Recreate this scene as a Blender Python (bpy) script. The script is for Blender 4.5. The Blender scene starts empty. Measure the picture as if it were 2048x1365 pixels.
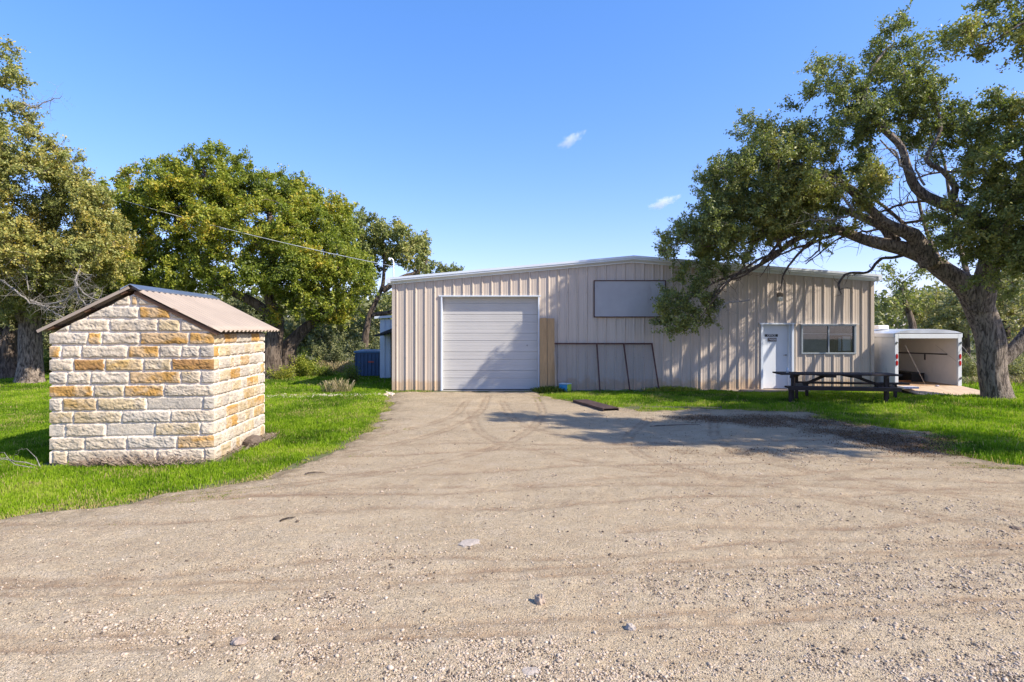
import bpy, math, random
import numpy as np
from mathutils import Vector, Matrix

# ------------------------------------------------------------------ camera, world, sun
scene = bpy.context.scene
COL = scene.collection
H, F = 1.95, 1100.0            # eye height (m), focal length in photo pixels (photo is 2048 wide)

cam_d = bpy.data.cameras.new("camera")
cam_d.sensor_width = 36.0
cam_d.lens = 36.0 * F / 2048.0
cam_d.shift_y = -22.5 / 2048.0
cam_d.clip_start = 0.1
cam_d.clip_end = 6000.0
cam = bpy.data.objects.new("camera", cam_d)
cam.location = (0, 0, H)
cam.rotation_euler = (math.radians(90), 0, 0)
COL.objects.link(cam)
scene.camera = cam

SUN = Vector((1.10, -0.50, 1.0)).normalized()      # direction towards the sun
elev = math.asin(SUN.z)
world = bpy.data.worlds.new("World")
scene.world = world
world.use_nodes = True
wn = world.node_tree
wn.nodes.clear()
sky = wn.nodes.new("ShaderNodeTexSky")
sky.sky_type = 'NISHITA'
sky.sun_disc = False
sky.sun_elevation = elev
sky.sun_rotation = math.atan2(SUN.x, SUN.y)
sky.altitude = 100
sky.air_density = 1.0
sky.dust_density = 0.6
sky.ozone_density = 3.5
bg = wn.nodes.new("ShaderNodeBackground")
bg.inputs[1].default_value = 0.15
wo = wn.nodes.new("ShaderNodeOutputWorld")
hsv = wn.nodes.new("ShaderNodeHueSaturation")
hsv.inputs['Saturation'].default_value = 1.30
hsv.inputs['Value'].default_value = 1.0
wn.links.new(sky.outputs[0], hsv.inputs['Color'])
gm = wn.nodes.new("ShaderNodeGamma")
gm.inputs[1].default_value = 0.70
wn.links.new(hsv.outputs[0], gm.inputs[0])
tint = wn.nodes.new("ShaderNodeMix")
tint.data_type = 'RGBA'
tint.blend_type = 'MULTIPLY'
tint.inputs[0].default_value = 1.0
tint.inputs[7].default_value = (1.58, 1.42, 1.88, 1)
wn.links.new(gm.outputs[0], tint.inputs[6])
wn.links.new(tint.outputs[2], bg.inputs[0])
wn.links.new(bg.outputs[0], wo.inputs[0])

sun_d = bpy.data.lights.new("sun", 'SUN')
sun_d.energy = 5.0
sun_d.angle = math.radians(0.53)
sun_d.color = (1.0, 0.925, 0.81)
sun = bpy.data.objects.new("sun", sun_d)
sun.rotation_euler = SUN.to_track_quat('Z', 'Y').to_euler()
sun.location = (30, -10, 30)
COL.objects.link(sun)

scene.view_settings.view_transform = 'Standard'
scene.view_settings.look = 'None'
scene.view_settings.exposure = 0.70
scene.view_settings.gamma = 1.0
scene.cycles.volume_bounces = 6

# ------------------------------------------------------------------ helpers
def P(px, py, Y):
    """point of the place that stands Y metres ahead in the direction of photo pixel (px, py)"""
    return np.array([(px - 1024.0) / F * Y, Y, H + (660.0 - py) / F * Y])

def G(px, py):
    Y = H * F / (py - 660.0)
    return np.array([(px - 1024.0) / F * Y, Y])

def _hash(i, j, k, seed):
    with np.errstate(over='ignore'):
        n = (i.astype(np.int64) * 374761393 + j.astype(np.int64) * 668265263 + k.astype(np.int64) * 2147483647 + seed * 974634777)
        n = (n ^ (n >> 13)) * 1274126177
        n = n ^ (n >> 16)
        n = n * 2246822519
        n = n ^ (n >> 15)
    return (n & 0xFFFFFF).astype(np.float64) / float(0xFFFFFF)

def vnoise(p, seed=0):
    """smooth value noise in 0..1 for points p (N,2) or (N,3)"""
    p = np.asarray(p, dtype=np.float64)
    if p.shape[1] == 2:
        p = np.column_stack([p, np.zeros(len(p))])
    fl = np.floor(p)
    f = p - fl
    f = f * f * (3 - 2 * f)
    i, j, k = fl[:, 0], fl[:, 1], fl[:, 2]
    r = 0
    for a in (0, 1):
        for b in (0, 1):
            for c in (0, 1):
                w = (f[:, 0] if a else 1 - f[:, 0]) * (f[:, 1] if b else 1 - f[:, 1]) * (f[:, 2] if c else 1 - f[:, 2])
                r = r + w * _hash(i + a, j + b, k + c, seed)
    return r

def fbm(p, seed=0, octs=4):
    p = np.asarray(p, dtype=np.float64)
    s, a, t = 0, 0.5, 0
    for o in range(octs):
        s = s + a * vnoise(p * (2 ** o), seed + o * 17)
        t += a
        a *= 0.5
    return s / t

def np_mesh(name, V, Fc, smooth=False, attrs=None):
    """V (n,3); Fc: (m,k) int array or list of such arrays"""
    me = bpy.data.meshes.new(name)
    V = np.ascontiguousarray(V, dtype=np.float32)
    groups = Fc if isinstance(Fc, list) else [Fc]
    groups = [np.asarray(g, dtype=np.int32) for g in groups if len(g)]
    loops = np.concatenate([g.ravel() for g in groups])
    tot = np.concatenate([np.full(len(g), g.shape[1], dtype=np.int32) for g in groups])
    start = np.concatenate([[0], np.cumsum(tot)[:-1]]).astype(np.int32)
    me.vertices.add(len(V))
    me.vertices.foreach_set("co", V.ravel())
    me.loops.add(len(loops))
    me.loops.foreach_set("vertex_index", loops)
    me.polygons.add(len(tot))
    me.polygons.foreach_set("loop_start", start)
    me.polygons.foreach_set("loop_total", tot)
    if smooth:
        me.polygons.foreach_set("use_smooth", np.ones(len(tot), dtype=bool))
    me.update(calc_edges=True)
    if attrs:
        for an, (dom, typ, data) in attrs.items():
            at = me.attributes.new(an, typ, dom)
            if typ == 'FLOAT':
                at.data.foreach_set("value", np.ascontiguousarray(data, dtype=np.float32))
            else:
                at.data.foreach_set("color", np.ascontiguousarray(data, dtype=np.float32).ravel())
    return me

def link(name, me, mat=None, parent=None, loc=None):
    o = bpy.data.objects.new(name, me)
    COL.objects.link(o)
    if mat is not None:
        for m in (mat if isinstance(mat, (list, tuple)) else [mat]):
            me.materials.append(m)
    if parent is not None:
        o.parent = parent
    if loc is not None:
        o.location = loc
    return o

def tag(o, label=None, cat=None, group=None, kind=None):
    if label: o["label"] = label
    if cat: o["category"] = cat
    if group: o["group"] = group
    if kind: o["kind"] = kind
    return o

def thing(name, label, cat, loc=(0, 0, 0), rz=0.0, group=None):
    o = bpy.data.objects.new(name, None)
    COL.objects.link(o)
    o.empty_display_size = 0.2
    o.location = loc
    o.rotation_euler = (0, 0, rz)
    return tag(o, label, cat, group)

class MB:
    """collects boxes, tubes, sheets and links them as one mesh"""
    def __init__(s):
        s.v, s.f, s.m = [], [], []
    def add(s, vs, fs, mi=0):
        b = len(s.v)
        s.v.extend([tuple(map(float, v)) for v in vs])
        for f in fs:
            s.f.append(tuple(i + b for i in f)); s.m.append(mi)
        return s
    def box(s, x0, x1, y0, y1, z0, z1, mi=0):
        vs = [(x0, y0, z0), (x1, y0, z0), (x1, y1, z0), (x0, y1, z0), (x0, y0, z1), (x1, y0, z1), (x1, y1, z1), (x0, y1, z1)]
        return s.add(vs, [(0, 3, 2, 1), (4, 5, 6, 7), (0, 1, 5, 4), (1, 2, 6, 5), (2, 3, 7, 6), (3, 0, 4, 7)], mi)
    def beam(s, a, b, w, h, mi=0, up=(0, 0, 1), ends=None):
        """rectangular bar from a to b, w across, h along up"""
        a, b = Vector(a), Vector(b)
        d = (b - a).normalized()
        u = Vector(up)
        if abs(d.dot(u)) > 0.98: u = Vector((0, 1, 0))
        sx = d.cross(u).normalized()
        uz = sx.cross(d).normalized()
        vs = []
        for p in (a, b):
            for cx, cz in ((-1, -1), (1, -1), (1, 1), (-1, 1)):
                vs.append(p + sx * (cx * w / 2) + uz * (cz * h / 2))
        return s.add(vs, [(0, 1, 2, 3), (7, 6, 5, 4), (0, 4, 5, 1), (1, 5, 6, 2), (2, 6, 7, 3), (3, 7, 4, 0)], mi)
    def tube(s, pts, r, n=8, mi=0, caps=True):
        V, Fq = tube_np(np.array(pts, float), np.full(len(pts), r) if np.isscalar(r) else np.array(r, float), n)
        fs = [tuple(q) for q in Fq]
        if caps:
            fs.append(tuple(range(n))[::-1]); L = (len(pts) - 1) * n
            fs.append(tuple(range(L, L + n)))
        return s.add(V, fs, mi)
    def prism(s, poly, y0, y1, mi=0):
        """polygon in x,z (counter-clockwise seen from -y) pushed from y0 to y1"""
        n = len(poly)
        vs = [(x, y0, z) for x, z in poly] + [(x, y1, z) for x, z in poly]
        fs = [tuple(range(n)), tuple(range(2 * n - 1, n - 1, -1))]
        for i in range(n):
            j = (i + 1) % n
            fs.append((i, n + i, n + j, j))
        return s.add(vs, fs, mi)
    def lathe(s, prof, n=24, c=(0, 0, 0), mi=0):
        vs = []
        for r, z in prof:
            for k in range(n):
                a = 2 * math.pi * k / n
                vs.append((c[0] + r * math.cos(a), c[1] + r * math.sin(a), c[2] + z))
        fs = []
        for i in range(len(prof) - 1):
            for k in range(n):
                k2 = (k + 1) % n
                fs.append((i * n + k, i * n + k2, (i + 1) * n + k2, (i + 1) * n + k))
        return s.add(vs, fs, mi)
    def build(s, name, mat, parent=None, bevel=0.0, smooth=False):
        me = bpy.data.meshes.new(name)
        me.from_pydata(s.v, [], s.f)
        me.update()
        if any(s.m):
            me.polygons.foreach_set("material_index", s.m)
        if smooth:
            me.polygons.foreach_set("use_smooth", [True] * len(me.polygons))
        o = link(name, me, mat, parent)
        if bevel > 0:
            b = o.modifiers.new("bevel", 'BEVEL')
            b.width = bevel; b.segments = 2; b.limit_method = 'ANGLE'; b.angle_limit = math.radians(40)
        return o

def tube_np(pts, rad, n=6, wob=None):
    d = np.gradient(pts, axis=0)
    d /= (np.linalg.norm(d, axis=1, keepdims=True) + 1e-9)
    ref = np.array([0.0, 0.0, 1.0]) if abs(d[0, 2]) < 0.9 else np.array([1.0, 0.0, 0.0])
    V = np.zeros((len(pts), n, 3))
    ang = np.arange(n) * 2 * math.pi / n
    u = np.cross(d[0], ref); u /= np.linalg.norm(u)
    for i in range(len(pts)):
        u = u - d[i] * np.dot(u, d[i])
        nu = np.linalg.norm(u)
        u = u / nu if nu > 1e-6 else np.cross(d[i], [0.3, 0.5, 0.8])
        w = np.cross(d[i], u)
        rr = rad[i] if wob is None else rad[i] * wob[i]
        V[i] = pts[i] + (np.cos(ang)[:, None] * u + np.sin(ang)[:, None] * w) * (rr if np.isscalar(rr) or rr.ndim == 0 else rr[:, None])
    a = np.arange(n); b = (a + 1) % n
    q = []
    for i in range(len(pts) - 1):
        q.append(np.column_stack([i * n + a, i * n + b, (i + 1) * n + b, (i + 1) * n + a]))
    return V.reshape(-1, 3), np.concatenate(q)

# ------------------------------------------------------------------ materials
def newmat(name):
    m = bpy.data.materials.new(name)
    m.use_nodes = True
    nt = m.node_tree
    b = nt.nodes["Principled BSDF"]
    return m, nt, b

def N(nt, t, **kw):
    n = nt.nodes.new(t)
    for k, v in kw.items():
        if k.startswith('i_'):
            n.inputs[k[2:].replace('_', ' ')].default_value = v
        else:
            setattr(n, k, v)
    return n

def ramp(nt, fac, stops, interp='LINEAR'):
    r = nt.nodes.new("ShaderNodeValToRGB")
    r.color_ramp.interpolation = interp
    el = r.color_ramp.elements
    while len(el) > 1: el.remove(el[0])
    el[0].position = stops[0][0]; el[0].color = (*stops[0][1], 1) if len(stops[0][1]) == 3 else stops[0][1]
    for p, c in stops[1:]:
        e = el.new(p); e.color = (*c, 1)
    nt.links.new(fac, r.inputs[0])
    return r.outputs[0]

def g3(v): return (v, v, v)

def noise(nt, scale, detail=4, rough=0.55, vec=None, mapscale=None, rot=None, coord='Object', dist=0.0):
    tc = N(nt, "ShaderNodeTexCoord")
    src = tc.outputs[coord] if vec is None else vec
    if mapscale is not None or rot is not None:
        mp = N(nt, "ShaderNodeMapping")
        if mapscale is not None: mp.inputs['Scale'].default_value = mapscale
        if rot is not None: mp.inputs['Rotation'].default_value = rot
        nt.links.new(src, mp.inputs[0]); src = mp.outputs[0]
    n = N(nt, "ShaderNodeTexNoise")
    n.inputs['Scale'].default_value = scale
    n.inputs['Detail'].default_value = detail
    n.inputs['Roughness'].default_value = rough
    n.inputs['Distortion'].default_value = dist
    nt.links.new(src, n.inputs['Vector'])
    return n.outputs['Fac']

def mixc(nt, fac, a, b, mode='MIX'):
    m = N(nt, "ShaderNodeMix", data_type='RGBA', blend_type=mode)
    for sock, v in ((0, fac), (6, a), (7, b)):
        if isinstance(v, (int, float)): m.inputs[sock].default_value = v
        elif isinstance(v, tuple): m.inputs[sock].default_value = (*v, 1) if len(v) == 3 else v
        else: nt.links.new(v, m.inputs[sock])
    return m.outputs[2]

def bump(nt, b, h, strength=0.5, dist=0.01, prev=None):
    bp = N(nt, "ShaderNodeBump")
    bp.inputs['Strength'].default_value = strength
    bp.inputs['Distance'].default_value = dist
    nt.links.new(h, bp.inputs['Height'])
    if prev is not None: nt.links.new(prev, bp.inputs['Normal'])
    nt.links.new(bp.outputs[0], b.inputs['Normal'])
    return bp.outputs[0]

def simple(name, col, rough=0.6, metal=0.0, var=0.15, vscale=3.0, bmp=0.0, bscale=40.0, mapscale=None, dirt=None):
    """paint-like material whose colour wanders a little"""
    m, nt, b = newmat(name)
    nz = noise(nt, vscale, 5, 0.6, mapscale=mapscale)
    lo = tuple(c * (1 - var) for c in col); hi = tuple(min(1, c * (1 + var)) for c in col)
    c = ramp(nt, nz, [(0.3, lo), (0.7, hi)])
    if dirt:
        n2 = noise(nt, dirt[1], 6, 0.7, mapscale=dirt[3] if len(dirt) > 3 else None)
        f = ramp(nt, n2, [(dirt[2], g3(0)), (min(1, dirt[2] + 0.2), g3(1))])
        c = mixc(nt, f, c, dirt[0])
    nt.links.new(c, b.inputs['Base Color'])
    b.inputs['Roughness'].default_value = rough
    b.inputs['Metallic'].default_value = metal
    if bmp > 0:
        bump(nt, b, noise(nt, bscale, 4, 0.6, mapscale=mapscale), bmp, 0.01)
    return m

def leaf_mat(name, cols, transl=0.35, rough=0.45, spec=0.4):
    m, nt, b = newmat(name)
    at = N(nt, "ShaderNodeAttribute", attribute_name="rnd")
    c = ramp(nt, at.outputs['Fac'], [(i / (len(cols) - 1), c) for i, c in enumerate(cols)])
    nt.links.new(c, b.inputs['Base Color'])
    b.inputs['Roughness'].default_value = rough
    b.inputs['Specular IOR Level'].default_value = spec
    tr = N(nt, "ShaderNodeBsdfTranslucent")
    c2 = mixc(nt, 1.0, c, (1.3, 1.5, 0.6), 'MULTIPLY')
    nt.links.new(c2, tr.inputs[0])
    mx = N(nt, "ShaderNodeMixShader")
    mx.inputs[0].default_value = transl
    out = nt.nodes["Material Output"]
    nt.links.new(b.outputs[0], mx.inputs[1]); nt.links.new(tr.outputs[0], mx.inputs[2])
    nt.links.new(mx.outputs[0], out.inputs[0])
    return m

def bark_mat(name, dark, light, vs=9.0):
    m, nt, b = newmat(name)
    n1 = noise(nt, vs, 6, 0.7, mapscale=(1, 1, 0.2), dist=0.8)
    n2 = noise(nt, 2.2, 4, 0.6)
    c = ramp(nt, n1, [(0.42, dark), (0.5, tuple((a + b_) / 2 for a, b_ in zip(dark, light))), (0.60, light)])
    c = mixc(nt, ramp(nt, n2, [(0.5, g3(0)), (0.72, g3(0.5))]), c, tuple(x * 1.15 for x in light), 'MULTIPLY') if False else c
    nt.links.new(c, b.inputs['Base Color'])
    b.inputs['Roughness'].default_value = 0.9
    bump(nt, b, n1, 1.0, 0.09)
    return m

M = {}

# ------------------------------------------------------------------ ground, driveway
DRIVE_PX = [(0, 1037), (80, 1022), (150, 1012), (230, 1006), (300, 993), (380, 984), (450, 970), (510, 957), (560, 943), (610, 928), (650, 912), (690, 893),
            (720, 875), (745, 855), (762, 833), (775, 808), (786, 784), (1078, 784), (1084, 793), (1144, 805), (1206, 812), (1281, 822),
            (1340, 822), (1400, 819), (1480, 820), (1559, 822), (1620, 825), (1644, 838), (1717, 849), (1766, 856), (1852, 866), (1871, 874), (1870, 894),
            (1886, 907), (1957, 921), (2048, 936), (2300, 970)]
DRIVE = np.array([[-22.0, 4.4], [-9.0, 5.0]] + [list(G(*p)) for p in DRIVE_PX] + [[22.0, 4.9], [22.0, -3.0], [-22.0, -3.0]])

def inside(poly, pts):
    x, y = pts[:, 0], pts[:, 1]
    c = np.zeros(len(pts), bool)
    n = len(poly)
    for i in range(n):
        x0, y0 = poly[i]; x1, y1 = poly[(i + 1) % n]
        t = ((y0 > y) != (y1 > y))
        with np.errstate(divide='ignore', invalid='ignore'):
            xi = (x1 - x0) * (y - y0) / (y1 - y0 + 1e-12) + x0
        c ^= t & (x < xi)
    return c

def sdist(poly, pts):
    """signed distance, positive inside"""
    d = np.full(len(pts), 1e9)
    n = len(poly)
    for i in range(n):
        a = np.array(poly[i]); b = np.array(poly[(i + 1) % n])
        ab = b - a
        t = np.clip(((pts - a) @ ab) / (ab @ ab + 1e-12), 0, 1)
        q = pts - (a + t[:, None] * ab)
        d = np.minimum(d, np.hypot(q[:, 0], q[:, 1]))
    return np.where(inside(poly, pts), d, -d)

def track(p, x0, y0, x1, y1, bend, w):
    """0..1 groove along a bent wheel track"""
    t = (p[:, 0] - x0) / (x1 - x0)
    yc = y0 + (y1 - y0) * t + bend * np.sin(np.clip(t, 0, 1) * math.pi) + 0.10 * np.sin(p[:, 0] * 1.7 + y0)
    return np.exp(-((p[:, 1] - yc) / w) ** 2) * ((t > 0) & (t < 1))

TRACKS = [(-12, 5.0, 16, 8.8, 0.3, 0.07), (-12, 4.45, 16, 7.6, 0.25, 0.06), (-12, 5.9, 14, 9.6, 0.0, 0.07), (-9, 3.7, 10, 5.6, 0.1, 0.05), (-4, 6.2, 16, 6.6, 0.7, 0.08),
          (1, 5.2, 16, 6.0, 0.3, 0.06), (-3, 9.2, 13, 8.0, 0.6, 0.07), (-6, 8.1, 9, 10.6, -0.3, 0.08)]

PATHS = [[(-0.7, 16), (-0.9, 12), (-2.2, 9.0), (-5, 7.2), (-10, 6.0)], [(0.7, 16), (0.6, 12), (-0.6, 8.6), (-4, 6.3), (-10, 4.9)], [(-1.2, 15), (-1.6, 11.5), (-4.2, 8.4), (-9, 6.9)],
         [(-0.3, 15), (0.3, 11), (2.4, 8.9), (6, 8.0), (13, 7.6)], [(-1.0, 13), (-0.3, 9.6), (2.2, 7.4), (6, 6.5), (13, 6.0)], [(3.0, 12), (2.0, 9.5), (2.4, 7.6), (5, 5.2), (8, 3.4)], [(4.4, 12), (3.6, 9.5), (4.0, 7.6), (6.4, 5.4), (9, 3.8)],
         [(-9, 4.2), (-3, 4.1), (3, 4.7), (12, 5.6)], [(-9, 3.55), (-3, 3.4), (3, 3.85), (12, 4.7)]]
def smoothpath(q):
    q = np.array(q, float); Q = np.vstack([2 * q[0] - q[1], q, 2 * q[-1] - q[-2]]); out = []
    for i in range(len(q) - 1):
        a, b_, c, d = Q[i:i + 4]
        for t in np.linspace(0, 1, 7)[:-1]: out.append(0.5 * (2 * b_ + (c - a) * t + (2 * a - 5 * b_ + 4 * c - d) * t * t + (3 * b_ - a - 3 * c + d) * t ** 3))
    out.append(q[-1]); return np.array(out)
PATHS = [smoothpath(q) for q in PATHS]
def trackmask(p):
    s = 0
    for q in PATHS:
        d = np.full(len(p), 1e9)
        for a, b_ in zip(q, q[1:]):
            ab = b_ - a; t = np.clip(((p - a) @ ab) / (ab @ ab), 0, 1); w_ = p - (a + t[:, None] * ab); d = np.minimum(d, np.hypot(w_[:, 0], w_[:, 1]))
        s = s + 0.8 * np.exp(-((d - 0.075) / 0.035) ** 2) + 0.35 * np.exp(-(d / 0.10) ** 2)
    for a in TRACKS: s = s + track(p, *a)
    return np.clip(s, 0, 1)

def zdrive(p):
    """height of the gravel surface"""
    n = (fbm(p * 0.9, 5, 3) - 0.5) * 0.018 + (fbm(p * 5.0, 9, 3) - 0.5) * 0.016
    return 0.02 + n - 0.014 * trackmask(p) * (0.5 + fbm(p * 3.0, 31, 2))

# far ground and lawn soil: one sheet, finer near the lens, out to the horizon
def grid_axis(lo, hi, fine_lo, fine_hi, step, growth=1.35):
    a = list(np.arange(fine_lo, fine_hi, step))
    s, v = step, a[-1]
    while v < hi: s *= growth; v += s; a.append(v)
    s, v = step, a[0]
    while v > lo: s *= growth; v -= s; a.insert(0, v)
    return np.array(a)

gx = grid_axis(-1500, 1500, -26, 26, 0.4)
gy = grid_axis(-60, 2500, -4, 40, 0.4)
XX, YY = np.meshgrid(gx, gy)
pp = np.column_stack([XX.ravel(), YY.ravel()])
zz = (fbm(pp * 0.5, 3, 3) - 0.5) * 0.03 - 0.012
zz -= 0.12 * np.clip((sdist(DRIVE, pp) - 0.1) / 0.6, 0, 1)
nx = len(gx)
ii = np.arange((len(gy) - 1) * nx).reshape(len(gy) - 1, nx)[:, :-1].ravel()
Fg = np.column_stack([ii, ii + 1, ii + 1 + nx, ii + nx])
m, nt, b = newmat("soil")
n1 = noise(nt, 0.35, 6, 0.6); n2 = noise(nt, 9.0, 6, 0.7)
c = ramp(nt, n1, [(0.35, (0.055, 0.075, 0.018)), (0.55, (0.10, 0.11, 0.035)), (0.7, (0.22, 0.17, 0.09))])
c = mixc(nt, ramp(nt, n2, [(0.45, g3(0)), (0.7, g3(0.8))]), c, (0.12, 0.085, 0.05))
nt.links.new(c, b.inputs['Base Color']); b.inputs['Roughness'].default_value = 0.95
bump(nt, b, n2, 0.6, 0.03)
M['soil'] = m
o = link("ground", np_mesh("ground", np.column_stack([pp, zz]), Fg, True), m)
tag(o, kind="structure")

# gravel driveway sheet: real ruts and lumps, sinking under the lawn at its edge
ys = [-1.0]
while ys[-1] < 2.6: ys.append(ys[-1] + 0.12)
while ys[-1] < 17.55: ys.append(ys[-1] + max(0.022, 0.0065 * ys[-1]))
ys = np.array(ys + [17.6])
xs = np.concatenate([np.arange(-14, -6.5, 0.12), np.arange(-6.5, 8.0, 0.035), np.arange(8.0, 17, 0.1)])
XX, YY = np.meshgrid(xs, ys)
pp = np.column_stack([XX.ravel(), YY.ravel()])
sd = sdist(DRIVE, pp)
edge = sd + (fbm(pp * 2.2, 11, 4) - 0.5) * 0.75 * (pp[:, 1] < 17.3)
zz = zdrive(pp) - np.clip((0.12 - edge) / 0.35, 0, 1) * 0.09
fine = (vnoise(pp * 16, 41) - 0.5) * 0.012 + (vnoise(pp * 33, 43) - 0.5) * 0.009
zz = zz + fine * (0.35 + 1.0 * fbm(pp * 0.8, 77, 3)) * np.clip(1.4 - pp[:, 1] / 12, 0.2, 1)
nx = len(xs)
ii = np.arange((len(ys) - 1) * nx).reshape(len(ys) - 1, nx)[:, :-1].ravel()
keep = sd.reshape(-1)[ii] > -0.6
ii = ii[keep]
Fd = np.column_stack([ii, ii + 1, ii + 1 + nx, ii + nx])
m, nt, b = newmat("gravel_dirt")
big = noise(nt, 1.1, 8, 0.75, mapscale=(0.6, 1.0, 1.0))
med = noise(nt, 4.0, 6, 0.65, mapscale=(0.6, 1, 1))
c = ramp(nt, big, [(0.30, (0.53, 0.395, 0.240)), (0.5, (0.56, 0.435, 0.272)), (0.70, (0.575, 0.455, 0.30))])
c = mixc(nt, ramp(nt, med, [(0.34, g3(0.55)), (0.48, g3(0.0))]), c, (0.41, 0.285, 0.175))
c = mixc(nt, ramp(nt, med, [(0.53, g3(0.0)), (0.72, g3(0.40))]), c, (0.60, 0.50, 0.38))
at = N(nt, "ShaderNodeAttribute", attribute_name="track")
trk = N(nt, "ShaderNodeMath", operation='MULTIPLY'); nt.links.new(at.outputs['Fac'], trk.inputs[0])
nt.links.new(ramp(nt, noise(nt, 3.5, 6, 0.75, mapscale=(0.5, 1, 1)), [(0.36, g3(0)), (0.62, g3(1.0))]), trk.inputs[1])
c = mixc(nt, trk.outputs[0], c, (0.33, 0.215, 0.125))
sp_ = noise(nt, 26.0, 5, 0.75)
c = mixc(nt, ramp(nt, sp_, [(0.33, g3(0.6)), (0.42, g3(0.0))]), c, (0.26, 0.18, 0.11))
c = mixc(nt, ramp(nt, sp_, [(0.57, g3(0.0)), (0.68, g3(0.55))]), c, (0.60, 0.53, 0.43))
at3 = N(nt, "ShaderNodeAttribute", attribute_name="edge")
e3 = N(nt, "ShaderNodeMath", operation='MULTIPLY'); nt.links.new(at3.outputs['Fac'], e3.inputs[0]); nt.links.new(ramp(nt, noise(nt, 5.0, 6, 0.7), [(0.38, g3(0)), (0.58, g3(1))]), e3.inputs[1])
c = mixc(nt, e3.outputs[0], c, (0.20, 0.145, 0.075))
at2 = N(nt, "ShaderNodeAttribute", attribute_name="litter")
c = mixc(nt, at2.outputs['Fac'], c, (0.14, 0.09, 0.055))  # fallen-leaf brown, deepened so it also carries the oaks' shade on the drive
# small stones: two sizes of cells, light and dark chips
tc = N(nt, "ShaderNodeTexCoord")
clump = ramp(nt, noise(nt, 1.3, 5, 0.6, mapscale=(0.6, 1, 1)), [(0.36, g3(0.55)), (0.66, g3(1.0))])
hs = None
for sc, w in ((70.0, 1.0), (150.0, 0.8), (330.0, 0.6)):
    vo = N(nt, "ShaderNodeTexVoronoi"); vo.inputs['Scale'].default_value = sc
    vo.inputs['Randomness'].default_value = 1.0
    nt.links.new(tc.outputs['Object'], vo.inputs['Vector'])
    sep = N(nt, "ShaderNodeSeparateColor"); nt.links.new(vo.outputs['Color'], sep.inputs[0])
    tone = ramp(nt, sep.outputs[0], [(0.0, (0.10, 0.07, 0.045)), (0.16, (0.25, 0.185, 0.12)), (0.32, (0.46, 0.355, 0.24)), (0.75, (0.55, 0.445, 0.325)), (1.0, (0.72, 0.64, 0.53))])
    disc = ramp(nt, vo.outputs['Distance'], [(0.30, g3(1)), (0.52, g3(0))])
    sel = N(nt, "ShaderNodeMath", operation='LESS_THAN'); sel.inputs[1].default_value = 0.5
    nt.links.new(sep.outputs[1], sel.inputs[0])
    f1 = N(nt, "ShaderNodeMath", operation='MULTIPLY'); nt.links.new(disc, f1.inputs[0]); nt.links.new(sel.outputs[0], f1.inputs[1])
    f2 = N(nt, "ShaderNodeMath", operation='MULTIPLY'); nt.links.new(f1.outputs[0], f2.inputs[0]); nt.links.new(clump, f2.inputs[1])
    f3 = N(nt, "ShaderNodeMath", operation='MULTIPLY'); nt.links.new(f2.outputs[0], f3.inputs[0]); f3.inputs[1].default_value = w * 0.8
    c = mixc(nt, f3.outputs[0], c, tone)
    if hs is None: hs = f2.outputs[0]
    else:
        ad = N(nt, "ShaderNodeMath", operation='ADD'); nt.links.new(hs, ad.inputs[0]); nt.links.new(f2.outputs[0], ad.inputs[1]); hs = ad.outputs[0]
ad = N(nt, "ShaderNodeMath", operation='ADD'); nt.links.new(hs, ad.inputs[0]); nt.links.new(noise(nt, 60, 5, 0.7), ad.inputs[1])
nt.links.new(c, b.inputs['Base Color']); b.inputs['Roughness'].default_value = 0.95
b.inputs['Specular IOR Level'].default_value = 0.2
bump(nt, b, ad.outputs[0], 1.0, 0.009)
def blob2(p, cx, cy, rx, ry):
    return np.clip(1.25 - np.hypot((p[:, 0] - cx) / rx, (p[:, 1] - cy) / ry), 0, 1)
def litter_and_shade(p):
    a = np.maximum.reduce([blob2(p, *G(1800, 886), 1.3, 1.3), blob2(p, *G(1560, 845), 1.9, 1.0) * 0.9, blob2(p, *G(1430, 838), 1.3, 0.6) * 0.6, blob2(p, *G(1690, 868), 1.3, 0.8) * 0.8,
                           blob2(p, *G(1500, 905), 1.6, 0.5) * 0.35])
    return np.clip(a * 1.6 * fbm(p * 1.9, 51, 4) * 1.5 - 0.22, 0, 1)
o = link("driveway", np_mesh("driveway", np.column_stack([pp, zz]), Fd, True,
         {"edge": ('POINT', 'FLOAT', np.clip((0.65 - edge) / 0.6, 0, 0.9)), "track": ('POINT', 'FLOAT', trackmask(pp)), "litter": ('POINT', 'FLOAT', np.clip(litter_and_shade(pp) * 1.3, 0, 0.9))}), m)
tag(o, kind="structure")

rng = np.random.default_rng(7)

def scatter(n, yb, xb, rng, px_pow=2.0):
    """points on the ground, denser near the lens (about even in the picture)"""
    u = rng.random(n)
    y = 1 / (1 / yb[0] + u * (1 / yb[1] - 1 / yb[0]))
    x = (rng.random(n) * 2 - 1) * 1.05 * y
    if xb: 
        k = (x > xb[0]) & (x < xb[1]); x, y = x[k], y[k]
    return np.column_stack([x, y])

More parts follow.
